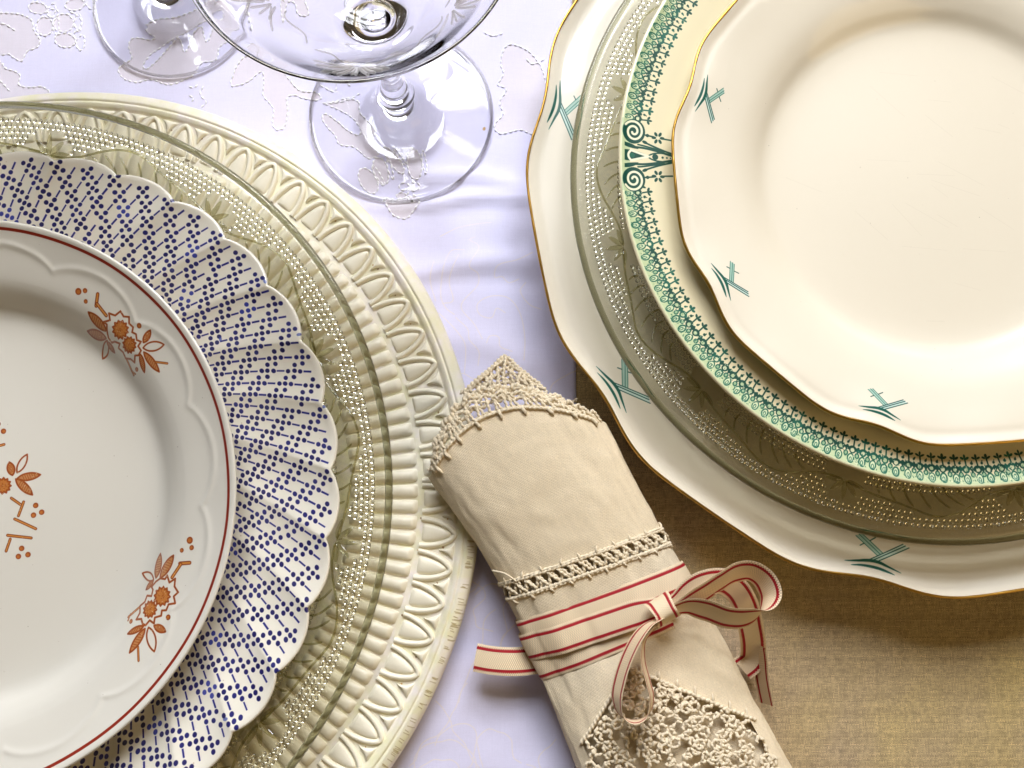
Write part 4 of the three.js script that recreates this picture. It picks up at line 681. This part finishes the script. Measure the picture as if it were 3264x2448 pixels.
// ---------- striped ribbon tied round the napkin ----------
{
  const t = thing('ribbon', 'narrow pinkish ribbon with two red stripes tied in a bow round the napkin', 'ribbon');
  const map = canvasTex(256, 256, (c, W) => {   // u runs along, v across
    const d = c.getImageData(0, 0, W, W), a = d.data;
    for (let y = 0; y < W; y++) for (let x = 0; x < W; x++) {
      const f = y / W, st = (f > 0.07 && f < 0.205) || (f > 0.795 && f < 0.93), edge = f < 0.05 || f > 0.95;
      const ka = Math.sin(((x / W) * 18 + (Math.floor(f * 14) % 2) * 0.5) * TAU), n = (st ? 0.9 : edge ? 0.94 : 0.93) + 0.13 * ka + jit(0.03), b = st && !(Math.abs(f - 0.07) < 0.02 * (1 + ka) || Math.abs(f - 0.93) < 0.02 * (1 + ka)) ? [178, 8, 26] : [240, 217, 180];
      const o = (y * W + x) * 4; for (let q = 0; q < 3; q++) a[o + q] = clamp(b[q] * n, 0, 255); a[o + 3] = 255;
    }
    c.putImageData(d, 0, 0);
  }, { wrap: THREE.RepeatWrapping });
  const m = new THREE.MeshPhysicalMaterial({ map, roughness: 0.75, sheen: 0.3 });
  // a strip of ribbon along points (mm) with a width direction at each
  function strip(name, pts, wdir, width = 9.6, seg = 60, label) {
    const c = new THREE.CatmullRomCurve3(pts.map((p) => V(...p)), false, 'centripetal'), L = c.getLength(), th = 0.17;
    const at = (f) => {
      const p = c.getPointAt(f), tg = c.getTangentAt(f), k = f * (pts.length - 1), w = (typeof wdir === 'function' ? wdir(f, tg, p) : V(...wdir)); w.addScaledVector(tg, -w.dot(tg)).normalize();
      return { p, w, n: tg.clone().cross(w).normalize(), W: typeof width === 'function' ? width(f) : width };
    };
    const nc = 10;
    const g = sheet(seg, 2 * nc + 1, (a, b) => {
      const q = at(a), j = Math.round(b * (2 * nc + 1)), topSide = j <= nc, x = topSide ? j / nc - 0.5 : 0.5 - (j - nc - 1) / nc, cup = -0.25 * (1 - 4 * x * x);
      return [0, 1, 2].map((d) => (q.p.getComponent(d) + q.w.getComponent(d) * x * q.W + q.n.getComponent(d) * ((topSide ? th : -th) * (Math.abs(x) > 0.49 ? 0.3 : 1) + cup)) / 1000);
    }, null, (a, b) => { const j = Math.round(b * (2 * nc + 1)); return [(a * L) / 12, j <= nc ? j / nc : 1 - (j - nc - 1) / nc]; });
    return mesh(name, g, m, t, label);
  }
  const mm = (s, phi, off) => roll.P(s, phi, off).map((v) => v * 1000);
  const around = (c0, slope, off, a0, a1, n = 44) => { const p = []; for (let i = 0; i <= n; i++) { const a = lerp(a0, a1, i / n), s0 = c0 + slope * roll.u(c0, a); p.push(mm(s0, a, off)); } return p; };
  const axis = [NAP.ax, 0, NAP.az];
  strip('band', around(71.2, 0.15, 0.45, Math.PI * 1.6, -Math.PI * 0.4), axis, 9.6, 120);
  strip('band', around(82.0, 0.1, 0.45, Math.PI * 1.35, Math.PI * 0.33), axis, 9.6, 90);
  { // upper wrap, bunching into the knot
    const p = [], n = 40; for (let i = 0; i <= n; i++) { const a = lerp(Math.PI * 1.3, roll.phi(80, 19.5), i / n), u = roll.u(76, a); p.push(mm(76.6 + 0.17 * u + (u > 4 ? 0.02 * (u - 4) ** 1.6 : 0), a, 1.3 + 0.9 * smooth(u, -30, -18) + 1.2 * smooth(u, -10, 16))); }
    strip('band', p, axis, (f) => lerp(9.6, 5.2, smooth(f, 0.78, 1)), 100);
  }
  strip('tail', [[-12.8, 10.4, 46.6], [-7.4, 11.6, 47.4], [-0.9, 12.0, 47.8], [5.7, 11.2, 47.6], [12.8, 9.8, 46.4], [20, 8, 44]], [0.06, 0.12, 1], 9.6, 40);
  strip('bow_loop', [[51.5, 31.5, 29.2], [54.5, 32.6, 28.2], [58.1, 33.6, 27.4], [64, 34, 28.6], [70.4, 34, 30.8], [76.6, 33.6, 31], [82.2, 33.2, 28.8], [84.8, 33.2, 24], [83.2, 33.6, 18.9], [78.8, 34, 15.9], [73.8, 34, 16.3], [68.4, 34, 19.3], [62.3, 33.4, 23.3], [55.9, 32.4, 26.8], [51.5, 31.6, 29]],
    (f, tg, p) => V(0.4 * smooth(p.x, 74, 86), 0.66, -0.66 + 0.34 * smooth(p.x, 74, 86)), (f) => 4.8 + 5.4 * smooth(Math.min(f, 1 - f), 0, 0.16), 110);
  strip('bow_loop', [[50.5, 31.6, 30], [47.6, 33.6, 31.4], [44.5, 34.2, 33], [40.8, 34.2, 37.1], [37.6, 33.8, 43], [35, 33.2, 50.4], [33.9, 32.8, 56.8], [35.3, 32.6, 61.9], [39.3, 32.6, 63.8], [43.7, 32.8, 62.1], [45.3, 33.2, 56.7], [44.1, 33.8, 50.8], [42.6, 34.2, 44.5], [43, 34, 38.6], [46.2, 33.4, 34.4], [50, 31.8, 31.2]],
    (f) => V(0.28 * (1 - 2 * smooth(f, 0.35, 0.65)), 0.95, -0.05), (f) => 4.8 + 4.8 * smooth(Math.min(f, 1 - f), 0, 0.16), 110);
  strip('tail', [[52, 30.4, 27.6], [55.1, 30.8, 25.4], [58.4, 31.8, 22.4], [63.5, 32.6, 19.8], [69.4, 31.6, 19.2], [74.6, 28.6, 21.9], [79, 23.6, 27.6], [82.2, 16.8, 35.6], [84.6, 10, 43.2], [84.8, 5.4, 48.6], [81.8, 3.6, 51.6]],
    (f, tg) => V(0, 1, 0).cross(tg).normalize().add(V(0, 0.25, 0)), (f) => lerp(5.5, 8.8, smooth(f, 0, 0.2)), 90);
  strip('tail', [[86.4, 9.6, 42.4], [87.4, 7.6, 48], [88, 6.2, 53], [88.8, 5.6, 58], [89.8, 5.4, 63.4]], [0.3, 1, 0], 9.2, 30);
  strip('knot', [[47.8, 29.4, 24.8], [48.1, 32.6, 25.2], [49.0, 35.4, 27.2], [50.4, 35.8, 29.8], [51.5, 33.2, 32], [51.8, 29.6, 32.4]], [0.85, 0.1, -0.5], (f) => 7.4 + 1.8 * Math.abs(2 * f - 1), 40);
}

renderer.render(scene, camera);
